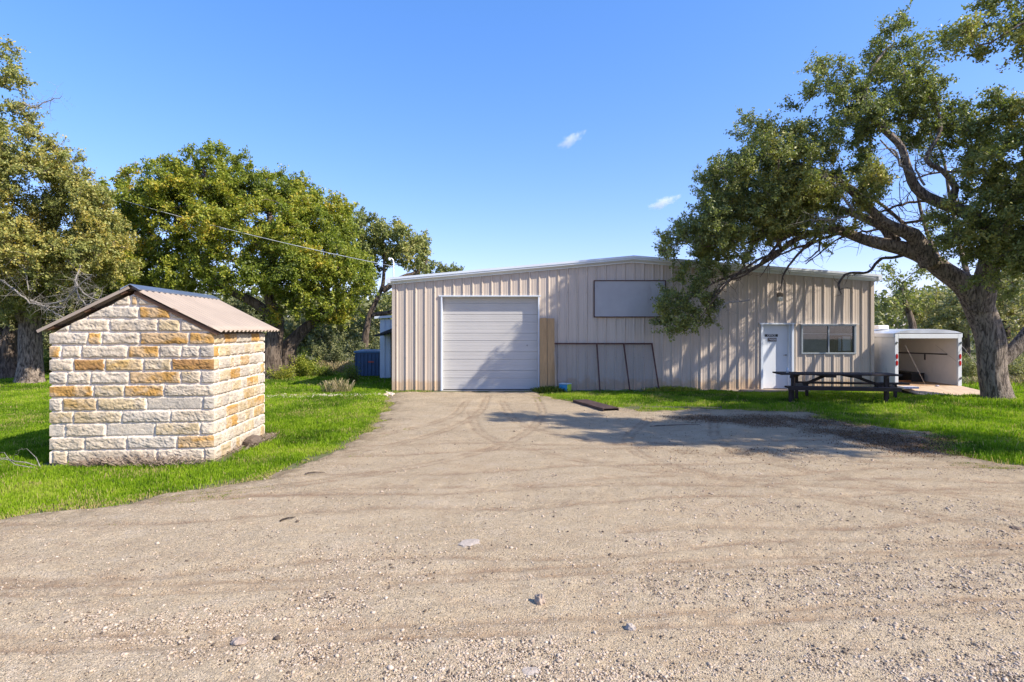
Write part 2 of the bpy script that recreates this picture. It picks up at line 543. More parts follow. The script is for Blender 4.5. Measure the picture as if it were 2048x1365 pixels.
# loose stones as real lumps
ico_v = []
t_ = (1 + 5 ** 0.5) / 2
ico_v = np.array([(-1, t_, 0), (1, t_, 0), (-1, -t_, 0), (1, -t_, 0), (0, -1, t_), (0, 1, t_), (0, -1, -t_), (0, 1, -t_), (t_, 0, -1), (t_, 0, 1), (-t_, 0, -1), (-t_, 0, 1)]) / 1.9
ico_f = np.array([(0, 11, 5), (0, 5, 1), (0, 1, 7), (0, 7, 10), (0, 10, 11), (1, 5, 9), (5, 11, 4), (11, 10, 2), (10, 7, 6), (7, 1, 8), (3, 9, 4), (3, 4, 2), (3, 2, 6), (3, 6, 8), (3, 8, 9), (4, 9, 5), (2, 4, 11), (6, 2, 10), (8, 6, 7), (9, 8, 1)])
def stones(p2, size, rng, flat=0.6, zf=None, sink=0.25):
    n = len(p2)
    base = ico_v[None] * (1 + 0.35 * (rng.random((n, 12, 1)) - 0.5))
    sc = size[:, None] * np.column_stack([0.8 + 0.6 * rng.random(n), 0.7 + 0.4 * rng.random(n), flat * (0.7 + 0.6 * rng.random(n))])
    base = base * sc[:, None, :]
    a = rng.random(n) * 6.283
    ca, sa = np.cos(a)[:, None], np.sin(a)[:, None]
    x = base[..., 0] * ca - base[..., 1] * sa
    y = base[..., 0] * sa + base[..., 1] * ca
    tlt = (rng.random(n)[:, None] - 0.5) * 0.6
    z = base[..., 2] + x * tlt
    z0 = (zf(p2) if zf is not None else np.zeros(n)) + size * flat * (0.5 - sink)
    V = np.stack([x + p2[:, 0:1], y + p2[:, 1:2], z + z0[:, None]], -1).reshape(-1, 3)
    Fc = (ico_f[None] + (np.arange(n) * 12)[:, None, None]).reshape(-1, 3)
    return V, Fc

cand = scatter(400000, (2.75, 13.5), None, rng)
dens = fbm(cand * np.array([0.8, 1.7]), 21, 4)
dens2 = fbm(cand * 4.0, 23, 3)
near = np.clip((7.0 - cand[:, 1]) / 4.0, 0, 1)
right = np.clip(cand[:, 0] * 0.04, -0.1, 0.12)
pr = np.clip((dens + right - 0.49 + 0.06 * near) * 4.2 + (dens2 - 0.5) * 1.8, 0.11, 1) * (1 - 0.8 * trackmask(cand))
k = (rng.random(len(cand)) < pr * 0.60) & (sdist(DRIVE, cand) > 0.05)
cand = cand[k]
sz = 0.0022 + 0.0040 * rng.random(len(cand)) ** 2 + 0.009 * rng.random(len(cand)) ** 16 + 0.010 * (rng.random(len(cand)) < 0.003)
sz *= 1 + 0.02 * cand[:, 1]
V, Fc = stones(cand, sz, rng, zf=zdrive)
tone = np.clip(rng.beta(4, 3, len(cand)) * 0.9 + 0.05 - 0.5 * (rng.random(len(cand)) < 0.22), 0, 1)
m, nt, b = newmat("pebble")
at = N(nt, "ShaderNodeAttribute", attribute_name="rnd")
c = ramp(nt, at.outputs['Fac'], [(0, (0.09, 0.065, 0.045)), (0.25, (0.25, 0.19, 0.13)), (0.5, (0.44, 0.34, 0.24)), (0.8, (0.51, 0.41, 0.31)), (1, (0.60, 0.52, 0.42))])
nt.links.new(c, b.inputs['Base Color']); b.inputs['Roughness'].default_value = 0.9
M['pebble'] = m
o = link("gravel", np_mesh("gravel", V, Fc, False, {"rnd": ('FACE', 'FLOAT', np.repeat(tone, 20))}), m)
tag(o, "loose pale gravel and small stones strewn over the dirt drive", "gravel", kind="stuff")

# a few bigger stones one can point at
STN = [(1080, 1212, 0.032, 'small upright brown stone standing alone on the drive', 1.6),
       (480, 1290, 0.042, 'brown clod of dirt lying low at bottom left of the drive', 0.55),
       (940, 1092, 0.08, 'flat pale limestone slab showing through the middle of the drive', 0.12),
       (1062, 1350, 0.04, 'grey flat stone set in the gravel at the bottom edge', 0.12),
       (1262, 1262, 0.03, 'small white pointed stone among the gravel', 0.9),
       (2030, 1060, 0.045, 'dark clod of mud near the right edge of the drive', 0.4)]
sm = {'pale': simple("pale_stone", (0.38, 0.32, 0.26), 0.9, var=0.2, vscale=20, bmp=0.6, bscale=60),
      'dark': simple("dark_clod", (0.13, 0.095, 0.07), 0.95, var=0.3, vscale=30, bmp=0.8, bscale=90),
      'brown': simple("brown_stone", (0.36, 0.28, 0.21), 0.9, var=0.3, vscale=25, bmp=0.7, bscale=80)}
import bmesh
for px, py, s, lab, fl in STN:
    g = G(px, py)
    bm = bmesh.new()
    bmesh.ops.create_icosphere(bm, subdivisions=3, radius=1.0)
    vs = np.array([v.co[:] for v in bm.verts])
    dsp = 0.55 + 0.9 * fbm(vs * 2.3 + px, 3, 4)
    for v, d in zip(bm.verts, dsp):
        v.co = Vector((v.co.x * s * 1.25 * d, v.co.y * s * d, v.co.z * s * fl * d))
    me = bpy.data.meshes.new("stone"); bm.to_mesh(me); bm.free()
    kd = 'dark' if 'dark' in lab else ('brown' if 'brown' in lab else 'pale')
    o = link("stone", me, sm[kd], loc=(g[0], g[1], float(zdrive(g[None])[0]) + s * fl * 0.25))
    o.rotation_euler = (0, 0, px)
    tag(o, lab, "stone")

# ------------------------------------------------------------------ grass
FOOT = []   # rectangles (x0,x1,y0,y1) where nothing grows
FOOT += [(-3.95, 11.75, 17.55, 30)]
hutc = np.array([[-6.72, 7.9], [-4.36, 8.12], [-4.58, 10.3], [-6.92, 10.05]])
def grassy(p):
    """0..1 how much lawn grows at p"""
    e = -(sdist(DRIVE, p) + (fbm(p * 2.2, 11, 4) - 0.5) * 0.75)
    g = np.clip((e + 0.16) / 0.55, 0, 1) ** 1.4
    for x0, x1, y0, y1 in FOOT:
        g[(p[:, 0] > x0) & (p[:, 0] < x1) & (p[:, 1] > y0) & (p[:, 1] < y1)] = 0
    hd = sdist(hutc, p)
    g *= np.clip((-hd - 0.02 - 0.12 * fbm(p * 3, 15, 3)) / 0.12, 0, 1)
    # trailer ramp and slab by the door
    g[(p[:, 0] > 11.9) & (p[:, 0] < 14.3) & (p[:, 1] > 16.15)] = 0
    g[(p[:, 0] > 7.0) & (p[:, 0] < 9.3) & (p[:, 1] > 17.05)] = 0
    return g

def blades(p2, h, w, rng, lean=0.35, z0=-0.012):
    n = len(p2)
    a = rng.random(n) * 6.283
    dx, dy = np.cos(a), np.sin(a)
    la = rng.random(n) * 6.283
    ll = h * lean * (0.3 + rng.random(n))
    V = np.zeros((n, 4, 3))
    V[:, 0, 0] = p2[:, 0] - dx * w; V[:, 0, 1] = p2[:, 1] - dy * w; V[:, 0, 2] = z0
    V[:, 1, 0] = p2[:, 0] + dx * w; V[:, 1, 1] = p2[:, 1] + dy * w; V[:, 1, 2] = z0
    V[:, 2, 0] = p2[:, 0] + dx * w * 0.5 + np.cos(la) * ll; V[:, 2, 1] = p2[:, 1] + dy * w * 0.5 + np.sin(la) * ll; V[:, 2, 2] = h
    V[:, 3, 0] = p2[:, 0] - dx * w * 0.5 + np.cos(la) * ll * 0.8; V[:, 3, 1] = p2[:, 1] - dy * w * 0.5 + np.sin(la) * ll * 0.8; V[:, 3, 2] = h * 0.95
    return V.reshape(-1, 3), np.arange(n * 4).reshape(n, 4)

def sow(x0, x1, y0, y1, per_m2, rng):
    n = int((x1 - x0) * (y1 - y0) * per_m2)
    return np.column_stack([x0 + (x1 - x0) * rng.random(n), y0 + (y1 - y0) * rng.random(n)])

pts, hs_, ws_ = [], [], []
for (x0, x1, y0, y1, d, hh, ww) in [(-11.5, -3.2, 5.0, 9.0, 5200, 0.050, 0.0045), (-13, -2.0, 9.0, 13, 3600, 0.050, 0.006), (-20, -2.5, 13, 17.8, 2200, 0.055, 0.008),
                                    (-28, -3.6, 17.8, 24, 900, 0.075, 0.012), (-42, -3.0, 24, 34, 260, 0.10, 0.022),
                                    (0.4, 19, 14.0, 17.55, 2600, 0.055, 0.007), (5.5, 19, 7.0, 14.0, 2600, 0.075, 0.0065), (11.7, 24, 17.55, 27, 350, 0.14, 0.016)]:
    p = sow(x0, x1, y0, y1, d, rng)
    p = p[np.abs(p[:, 0]) < 1.30 * p[:, 1] + 0.5]
    g = grassy(p)
    if x0 == 0.4: g *= np.clip(0.45 + 1.2 * fbm(p * 1.3, 61, 3) - 0.5 * np.clip((p[:, 1] - 16.4) * -0.6, 0, 1), 0, 1)
    k = rng.random(len(p)) < g
    p = p[k]
    pts.append(p)
    hv = hh * (0.25 + 1.15 * fbm(p * 3.0, 71, 4)) * (0.5 + 0.8 * rng.random(len(p)) + 0.7 * (rng.random(len(p)) < 0.04))
    if x0 >= 0.4: hv *= 0.75 + 1.3 * np.clip(fbm(p * 1.1, 73, 3) - 0.4, 0, 1) + 0.9 * np.exp(-((p[:, 0] - 12) / 4.5) ** 2 - ((p[:, 1] - 14.6) / 1.4) ** 2)
    hs_.append(hv); ws_.append(np.full(len(p), ww) * (0.7 + 0.6 * rng.random(len(p))))
p = sow(-11, 15, 4.8, 16.5, 700, rng)
sd0 = -sdist(DRIVE, p)
p = p[(sd0 > -0.9) & (sd0 < 0.5)]
cl = fbm(p * 2.6, 201, 4)
sd0 = -sdist(DRIVE, p)
k = rng.random(len(p)) < np.clip((cl - 0.455 + 0.14 * np.clip(sd0, -0.8, 0.3)) * 9, 0, 1)
k &= sdist(hutc, p) < -0.15
p = np.repeat(p[k], 5, axis=0) + rng.normal(size=(int(k.sum()) * 5, 2)) * 0.018
pts.append(p); hs_.append(0.028 * (0.5 + rng.random(len(p)))); ws_.append(np.full(len(p), 0.0055))
pts = np.concatenate(pts); hs_ = np.concatenate(hs_); ws_ = np.concatenate(ws_)
V, Fc = blades(pts, hs_, ws_, rng)
tone = 0.5 + (fbm(pts * 0.8, 81, 4) - 0.5) * 1.1 + (fbm(pts * 5.0, 83, 2) - 0.5) * 0.5 + (rng.random(len(pts)) - 0.5) * 0.35
dry = (rng.random(len(pts)) < 0.035 + 0.25 * np.clip(fbm(pts * 1.6, 87, 3) - 0.52, 0, 1) * 4)
sdg = -sdist(DRIVE, pts)
dry |= (rng.random(len(pts)) < np.clip(0.55 - sdg / 0.35, 0, 0.55)) & (sdg < 0.3)
dry |= (pts[:, 1] > 24) & (rng.random(len(pts)) < 0.45)
hs_ = hs_ * np.clip(0.4 + sdg / 0.6, 0.4, 1)
V, Fc = blades(pts, hs_, ws_, rng)
tone = np.where(dry, 1.0, np.clip(tone, 0, 0.86))
grass_m = leaf_mat("grass_blade", [(0.042, 0.085, 0.004), (0.085, 0.155, 0.006), (0.14, 0.235, 0.008), (0.205, 0.31, 0.012), (0.28, 0.38, 0.02), (0.42, 0.34, 0.14)], 0.35, 0.6, 0.25)
o = link("grass", np_mesh("grass", V, Fc, False, {"rnd": ('FACE', 'FLOAT', tone)}), grass_m)
tag(o, "short bright green lawn on both sides of the gravel drive", "grass", kind="stuff")
print("blades", len(pts))

# ------------------------------------------------------------------ stone shed
M['mortar'] = None
HUT = thing("stone_shed", "small gabled shed of rough tan and cream limestone blocks on the lawn", "shed", (-6.65, 7.95, 0), math.atan2(0.20, 2.22))
WU, WD, WZ, AP = 2.23, 2.06, 1.89, 2.47
pal = {'c': (0.50, 0.415, 0.305), 'w': (0.51, 0.435, 0.335), 'g': (0.42, 0.37, 0.30), 't': (0.46, 0.36, 0.215), 'y': (0.45, 0.30, 0.12), 'o': (0.44, 0.25, 0.075), 'b': (0.31, 0.17, 0.065)}
FRONT = [  # z0, z1 (in picture rows), splits, colours
    (1195, 1118, [175, 265, 820, 1120, 1185], 'tccc'), (1112, 1037, [160, 370, 630, 945, 1190], 'ccgo'), (1030, 955, [160, 250, 500, 808, 1095, 1190], 'gcgtc'),
    (950, 880, [160, 300, 600, 905, 1190], 'ttgc'), (872, 798, [160, 232, 445, 755, 1110, 1190], 'gytgg'), (790, 720, [160, 425, 615, 865, 1190], 'otoc'),
    (710, 638, [160, 262, 405, 645, 970, 1098, 1190], 'wcwotg'), (630, 560, [160, 300, 495, 735, 912, 1190], 'cbytb'), (550, 478, [160, 225, 350, 637, 835, 975, 1090, 1190], 'occocwg'),
    (468, 397, [160, 388, 476, 712, 1022, 1190], 'wocoo'), (388, 315, [160, 275, 523, 825, 968, 1190], 'wcctc'), (307, 238, [160, 390, 705, 905, 1190], 'wwoc'), (228, 168, [160, 548, 655, 700, 800, 1190], 'wcocw'),
    (160, 100, [160, 640, 700, 1190], 'ccc')]
def front_blocks():
    out = []
    for a, b_, sp, cs in FRONT:
        z0 = (1200 - a) / 1035 * 2.46; z1 = (1200 - b_) / 1035 * 2.46
        for i, ch in enumerate(cs):
            u0 = (sp[i] - 165) / 1010 * WU; u1 = (sp[i + 1] - 165) / 1010 * WU
            out.append((max(0, u0) + (0.010 if i else 0.0), min(WU, u1) - (0.010 if i < len(cs) - 1 else 0.0), z0, z1, ch))
    return out
def side_blocks(seed, depth):
    r = random.Random(seed)
    out = []
    for a, b_, sp, cs in FRONT[:10]:
        z0 = (1200 - a) / 1035 * 2.46; z1 = min(WZ, (1200 - b_) / 1035 * 2.46)
        u = 0.0
        while u < depth - 0.05:
            L = r.uniform(0.14, 0.48)
            u1 = min(depth, u + L)
            if depth - u1 < 0.1: u1 = depth
            out.append((u, u1 - 0.016, z0, z1, r.choice('wwcctwotyowycg')))
            u = u1
    return out
def stone_face(W, top, blocks, seed, res=0.0095):
    """heightfield (u, z) -> outwards h, with colour per point"""
    nu, nz = int(W / res) + 1, int(2.5 / res)
    u = np.linspace(0, W, nu); 
    U, S = np.meshgrid(u, np.linspace(0, 1, nz))
    Z = S * top(U)
    p = np.column_stack([U.ravel(), Z.ravel()])
    h = np.zeros(len(p)); col = np.tile(np.array([0.66, 0.575, 0.475]), (len(p), 1))
    col *= (0.85 + 0.3 * fbm(p * 6, seed + 2, 3))[:, None]
    r = random.Random(seed)
    for (u0, u1, z0, z1, ch) in blocks:
        k = np.where((p[:, 0] >= u0 - .02) & (p[:, 0] <= u1 + .02) & (p[:, 1] >= z0 - .02) & (p[:, 1] <= z1 + .02))[0]
        if not len(k): continue
        q = p[k]
        sdv = r.randint(0, 9999)
        wob = (fbm(q * 16, sdv, 3) - 0.5) * 0.022
        d = np.minimum.reduce([q[:, 0] - u0 if u0 > 0.005 else np.full(len(q), 1.0), u1 - q[:, 0] if u1 < W - 0.005 else np.full(len(q), 1.0), q[:, 1] - z0, z1 - q[:, 1]]) + wob
        e = np.clip(d / 0.016, 0, 1); e = e * e * (3 - 2 * e)
        ridg = np.abs(fbm(q * np.array([7, 11]), sdv + 1, 4) - 0.5) * 2
        rough = fbm(q * np.array([9, 14]), sdv + 3, 4)
        smooth = 0.35 if (ch == 'g' and r.random() < 0.5) else 1.0
        hf = np.abs(fbm(q * np.array([22, 30]) + q[:, ::-1] * 9, sdv + 9, 3) - 0.5) * 2
        hh = e * (0.003 + smooth * (0.016 * rough + 0.013 * (1 - ridg) ** 2 + 0.011 * (1 - hf) ** 2 + 0.004 * np.clip(d / 0.05, 0, 1)))
        h[k] = np.maximum(h[k], hh)
        base = np.array(pal[ch]) * r.uniform(0.9, 1.1)
        alt = np.array(pal[{'c': 'w', 'w': 'g', 'g': 'w', 't': 'c', 'y': 'c', 'o': 'c', 'b': 'o'}[ch]])
        mm = np.clip((fbm(q * np.array([5, 8]), sdv + 5, 5) - 0.5) * 6 + r.uniform(0.0, 0.9), 0, 1)[:, None]
        ms_k = 0.45 if ch in 'yob' else 0.75
        cc = base * (1 - mm * ms_k) + alt * mm * ms_k
        cc = cc * (0.82 + 0.36 * fbm(q * 25, sdv + 7, 3))[:, None]
        ev = e[:, None] > 0.35
        col[k] = np.where(ev, cc, col[k])
    # at the corners both faces stand equally proud so they meet
    rowm = np.zeros(len(p))
    for (u0, u1, z0, z1, ch) in blocks:
        if u0 < 0.01 or u1 > W - 0.02:
            e_ = np.clip(np.minimum(p[:, 1] - z0, z1 - p[:, 1]) / 0.012, 0, 1); rowm = np.maximum(rowm, e_ * e_ * (3 - 2 * e_))
    wc = np.clip(1 - np.minimum(p[:, 0], W - p[:, 0]) / 0.035, 0, 1)
    h = h * (1 - wc) + wc * (0.020 * rowm)
    col = col * (0.78 + 0.44 * fbm(p * np.array([1.6, 1.1]), seed + 31, 5))[:, None]
    # splash dirt along the foot
    low = np.clip((0.16 - p[:, 1] + 0.08 * fbm(p * 5, 3, 3)) / 0.25, 0, 1)[:, None] * 0.5
    col = col * (1 - low) + np.array([0.36, 0.25, 0.15]) * low
    ii = np.arange((nz - 1) * nu).reshape(nz - 1, nu)[:, :-1].ravel()
    Fq = np.column_stack([ii, ii + 1, ii + 1 + nu, ii + nu])
    return p, h, col, Fq
m, nt, b = newmat("limestone")
at = N(nt, "ShaderNodeAttribute", attribute_name="col")
nz_ = noise(nt, 55, 6, 0.7)
nt.links.new(mixc(nt, 1.0, at.outputs['Color'], ramp(nt, nz_, [(0.3, g3(0.82)), (0.6, g3(1.08))]), 'MULTIPLY'), b.inputs['Base Color'])
b.inputs['Roughness'].default_value = 0.92; b.inputs['Specular IOR Level'].default_value = 0.25
bump(nt, b, nz_, 0.7, 0.012)
M['limestone'] = m
cornr = lambda u, h, W: h * (np.clip(1 - (W - u) / 0.035, 0, 1) - np.clip(1 - u / 0.035, 0, 1))
gable = lambda U: WZ + (AP - WZ) * (1 - np.abs(U / (WU / 2) - 1))
Vs, Cs, Fs, base = [], [], [], 0
for side in range(4):
    if side == 0:
        p, h, c_, Fq = stone_face(WU, gable, front_blocks(), 5)
        V = np.column_stack([p[:, 0] + cornr(p[:, 0], h, WU), -h, p[:, 1]])
    elif side == 1:
        p, h, c_, Fq = stone_face(WD, lambda U: U * 0 + WZ, side_blocks(4, WD), 6)
        c_ = c_ * 1.0
        V = np.column_stack([WU + h, p[:, 0] + cornr(p[:, 0], h, WD), p[:, 1]])
    elif side == 2:
        p, h, c_, Fq = stone_face(WU, gable, side_blocks(8, WU), 7, 0.02)
        V = np.column_stack([p[:, 0] + cornr(p[:, 0], h, WU), WD + h, p[:, 1]]); Fq = Fq[:, ::-1]
    else:
        p, h, c_, Fq = stone_face(WD, lambda U: U * 0 + WZ, side_blocks(9, WD), 8, 0.02)
        V = np.column_stack([-h, p[:, 0] + cornr(p[:, 0], h, WD), p[:, 1]]); Fq = Fq[:, ::-1]
    Vs.append(V); Cs.append(np.column_stack([c_, np.ones(len(c_))])); Fs.append(Fq + base); base += len(V)
link("wall", np_mesh("shed_wall", np.concatenate(Vs), np.concatenate(Fs), True, {"col": ('POINT', 'FLOAT_COLOR', np.concatenate(Cs))}), m, HUT)
mb = MB(); mb.box(0.0, WU, 0.0, WD, -0.15, 0.035)
mb.build("foundation", simple("hut_base", (0.34, 0.25, 0.16), 0.95, var=0.25, vscale=8, bmp=0.6, bscale=50), HUT)
# corrugated roof
ridge_z, eave_z = 2.585, 1.93
oh = 0.15
front_y, back_y = -0.07, WD + 0.50
ncor = int((back_y - front_y) / 0.0095)
yy = np.linspace(front_y, back_y, ncor)
hc = 0.019 * np.tanh(1.6 * np.sin(yy / 0.165 * 2 * math.pi + 1.2)) 
wood = simple("weathered_wood", (0.15, 0.078, 0.042), 0.85, var=0.35, vscale=6, bmp=0.5, bscale=30, mapscale=(1, 6, 6))
tin = simple("tan_tin", (0.325, 0.26, 0.20), 0.6, 0.0, var=0.10, vscale=1.5, dirt=((0.33, 0.24, 0.17), 2.5, 0.62))
for sgn, nm in ((-1, "roof_sheet"), (1, "roof_sheet")):
    xr = WU / 2; xe = -oh if sgn < 0 else WU + oh
    ts = np.linspace(0, 1, 8)
    nrm = np.array([sgn * (ridge_z - eave_z), 0, abs(xe - xr)]); nrm /= np.linalg.norm(nrm)
    V = []
    for lay in (0.0, -0.004):
        for t in ts:
            c0 = np.array([xr + (xe - xr) * t, 0, ridge_z + (eave_z - ridge_z) * t - 0.006 * math.sin(t * math.pi)])
            V.append(np.column_stack([np.full(ncor, c0[0]), yy, np.full(ncor, c0[2])]) + nrm * (hc + lay)[:, None])
    V = np.concatenate(V)
    nl = len(ts)
    q = []
    for lay in (0, 1):
        for i in range(nl - 1):
            a = (lay * nl + i) * ncor + np.arange(ncor - 1); c2 = a + ncor
            f = np.column_stack([a, a + 1, c2 + 1, c2]); q.append(f if lay == 0 else f[:, ::-1])
    a = (nl - 1) * ncor + np.arange(ncor - 1); c2 = (2 * nl - 1) * ncor + np.arange(ncor - 1)
    q.append(np.column_stack([a, a + 1, c2 + 1, c2]))
    link(nm, np_mesh(nm, V, np.concatenate(q), True), tin, HUT)
# ridge cap, bent over the top
cap = MB()
for sgn in (-1, 1):
    L = 0.15; dx = sgn * L * 0.888; dz = -L * 0.46
    vs = []
    for y in (front_y - 0.02, back_y + 0.01):
        vs += [(WU / 2, y, ridge_z + 0.030), (WU / 2 + dx, y, ridge_z + 0.030 + dz), (WU / 2 + dx, y, ridge_z + 0.012 + dz), (WU / 2, y, ridge_z + 0.024)]
    cap.add(vs, [(0, 1, 5, 4), (1, 2, 6, 5), (2, 3, 7, 6), (0, 3, 2, 1), (4, 5, 6, 7)])
m, nt, b = newmat("galvanised")
nt.links.new(ramp(nt, noise(nt, 4, 4), [(0.3, (0.42, 0.45, 0.49)), (0.7, (0.54, 0.57, 0.62))]), b.inputs['Base Color'])
b.inputs['Metallic'].default_value = 0.9; b.inputs['Roughness'].default_value = 0.32
M['galv'] = m
cap.build("ridge_cap", m, HUT)
# purlins and rake timbers
def slope_pt(sgn, t, below):
    xr = WU / 2; xe = -oh if sgn < 0 else WU + oh
    nrm = Vector((sgn * (ridge_z - eave_z), 0, abs(xe - xr))).normalized()
    return Vector((xr + (xe - xr) * t, 0, ridge_z + (eave_z - ridge_z) * t)) - nrm * below
for sgn in (-1, 1):
    for t in (0.10, 0.49, 0.88):
        a = slope_pt(sgn, t, 0.034)
        nrm = (a - slope_pt(sgn, t, 0.0)).normalized()
        q = MB(); q.beam((a.x, front_y + 0.015, a.z), (a.x, back_y - 0.03, a.z), 0.085, 0.036, up=tuple(-nrm))
        q.build("purlin", wood, HUT)
q = MB(); a, b_ = slope_pt(-1, 0.02, 0.006), slope_pt(-1, 1.0, 0.006)
q.beam((a.x, front_y - 0.003, a.z), (b_.x, front_y - 0.003, b_.z), 0.012, 0.042); q.build("rake_flashing", tin, HUT)
q = MB(); a, b_ = slope_pt(1, 0.05, 0.07), slope_pt(1, 0.97, 0.07)
q.beam((a.x, front_y + 0.045, a.z), (b_.x, front_y + 0.045, b_.z), 0.04, 0.045)
q.build("rafter", wood, HUT)

# ------------------------------------------------------------------ metal building
WX0, WX1, RX = -3.84, 11.60, 3.87
WY = 17.66
ZL, ZR, ZP = 3.44, 3.54, 4.13
def wtop(x): return ZL + (ZP - ZL) * (x - WX0) / (RX - WX0) if x < RX else ZP + (ZR - ZP) * (x - RX) / (WX1 - RX)
BLD = thing("metal_building", "long low metal workshop with tan ribbed walls and a shallow gable roof", "building", (0, WY, 0))
# ribbed profile, local y = outwards is negative
PITCH = 0.3048
def profile():
    pr = []
    x = WX0 + 0.10
    pr.append((WX0, 0.0))
    while x < WX1 - 0.1:
        pr += [(x, 0.0), (x + 0.028, 0.034), (x + 0.052, 0.034), (x + 0.080, 0.0)]
        for k in (0.135, 0.215):
            pr += [(x + k, 0.0), (x + k + 0.008, 0.0045), (x + k + 0.020, 0.0045), (x + k + 0.028, 0.0)]
        x += PITCH
    pr.append((WX1, 0.0))
    return [q for q in pr if q[0] <= WX1]
OPEN = [(-2.235, 0.835, 0.0, 3.03), (8.00, 9.02, 0.0, 2.15), (9.27, 11.03, 1.17, 2.12)]   # garage, office door, window
pf = profile()
def hprof(x):
    for (a, ha), (b_, hb) in zip(pf, pf[1:]):
        if a <= x <= b_: return ha + (hb - ha) * ((x - a) / (b_ - a) if b_ > a else 0)
    return 0.0
xsn = sorted(set([round(a, 5) for a, _ in pf] + [round(v, 5) for o_ in OPEN for v in o_[:2]] + [RX]))
mb = MB()
for a, b_ in zip(xsn, xsn[1:]):
    mid = (a + b_) / 2
    cuts = [(0.0, None)]
    segs = [(0.0, 'top')]
    for (x0, x1, z0, z1) in OPEN:
        if x0 <= mid <= x1:
            segs = ([(0.0, z0)] if z0 > 0 else []) + [(z1, 'top')]
    ya, yb = -hprof(a), -hprof(b_)
    for z0, z1 in segs:
        za = wtop(a) if z1 == 'top' else z1; zb = wtop(b_) if z1 == 'top' else z1
        n = 5
        base = len(mb.v); vs = []; fs = []
        for k in range(n + 1):
            t = k / n
            vs += [(a, ya, z0 + (za - z0) * t), (b_, yb, z0 + (zb - z0) * t)]
        for k in range(n): fs.append((2 * k, 2 * k + 1, 2 * k + 3, 2 * k + 2))
        mb.add(vs, fs)
m, nt, b = newmat("tan_siding")
tc = N(nt, "ShaderNodeTexCoord"); sp = N(nt, "ShaderNodeSeparateXYZ"); nt.links.new(tc.outputs['Object'], sp.inputs[0])
hue = noise(nt, 0.25, 3, 0.5)
c = ramp(nt, hue, [(0.3, (0.50, 0.415, 0.33)), (0.7, (0.52, 0.44, 0.365))])
streak = noise(nt, 6.0, 5, 0.65, mapscale=(1.6, 1, 0.10))
c = mixc(nt, ramp(nt, streak, [(0.46, g3(0)), (0.72, g3(0.35))]), c, (0.33, 0.26, 0.19))
foot = N(nt, "ShaderNodeMath", operation='ADD'); nt.links.new(sp.outputs[2], foot.inputs[0])
nzf = N(nt, "ShaderNodeMath", operation='MULTIPLY_ADD'); nt.links.new(noise(nt, 3.5, 6, 0.7), nzf.inputs[0]); nzf.inputs[1].default_value = -0.9; nzf.inputs[2].default_value = 0.2
nt.links.new(nzf.outputs[0], foot.inputs[1])
c = mixc(nt, ramp(nt, foot.outputs[0], [(0.0, g3(0.55)), (0.16, g3(0.0))]), c, (0.45, 0.28, 0.13))
nt.links.new(c, b.inputs['Base Color']); b.inputs['Roughness'].default_value = 0.42
b.inputs['Specular IOR Level'].default_value = 0.4
nb = noise(nt, 1.6, 3, 0.5)
bump(nt, b, nb, 0.25, 0.02)
M['siding'] = m
x = WX0 + 0.10 + 0.040
while x < WX1 - 0.1:      # rows of screws on the ribs
    for z in (0.10, 1.05, 2.10, 3.15):
        if not any(o_[0] - 0.02 < x < o_[1] + 0.02 and o_[2] < z < o_[3] for o_ in OPEN): mb.box(x - 0.007, x + 0.007, -0.041, -0.0345, z - 0.007, z + 0.007, 1)
    x += PITCH
mb.build("wall", [m, simple("screw_steel", (0.16, 0.13, 0.10), 0.5)], BLD)
# other three walls and roof
DEP = 4.0
sd_ = MB()
for x in (WX0, WX1):
    zt = ZL if x == WX0 else ZR
    y = 0.0
    while y < DEP - 0.01:
        s = 1 if x == WX1 else -1
        a = [(x, y), (x, y + 0.2), (x + s * 0.03, y + 0.23), (x + s * 0.03, y + 0.25), (x, min(DEP, y + 0.28)), (x, min(DEP, y + PITCH))]
        for (p0, q0), (p1, q1) in zip(a, a[1:]):
            sd_.add([(p0, q0, 0), (p1, q1, 0), (p1, q1, zt), (p0, q0, zt)], [(0, 1, 2, 3)])
        y += PITCH
sd_.add([(WX0, DEP, 0), (WX1, DEP, 0), (WX1, DEP, ZR), (RX, DEP, ZP), (WX0, DEP, ZL)], [(0, 1, 2, 3, 4)])
sd_.build("side_wall", m, BLD)
fl = MB(); fl.box(WX0 + 0.02, WX1 - 0.02, 0.02, DEP - 0.02, -0.2, -0.005)
fl.build("slab", simple("concrete", (0.36, 0.33, 0.30), 0.9, var=0.15, vscale=2, bmp=0.3, bscale=30), BLD)
trim = simple("white_trim", (0.62, 0.66, 0.70), 0.38, 0.0, var=0.06, vscale=1.0)
rf = MB()
oh2 = 0.14
xl, xr = WX0 - oh2, WX1 + oh2
zl = ZL + 0.17 - 0.02; zr = ZR + 0.17 - 0.02; zp = ZP + 0.17
rf.add([(xl, -0.20, zl), (RX, -0.20, zp), (RX, DEP + 0.2, zp), (xl, DEP + 0.2, zl)], [(0, 1, 2, 3)])
rf.add([(RX, -0.20, zp), (xr, -0.20, zr), (xr, DEP + 0.2, zr), (RX, DEP + 0.2, zp)], [(0, 1, 2, 3)])
ud = 0.035
rf.add([(xl, -0.06, zl - ud), (RX, -0.06, zp - ud), (RX, DEP + 0.2, zp - ud), (xl, DEP + 0.2, zl - ud)], [(3, 2, 1, 0)])
rf.add([(RX, -0.06, zp - ud), (xr, -0.06, zr - ud), (xr, DEP + 0.2, zr - ud), (RX, DEP + 0.2, zp - ud)], [(3, 2, 1, 0)])
rf.build("roof", trim, BLD)
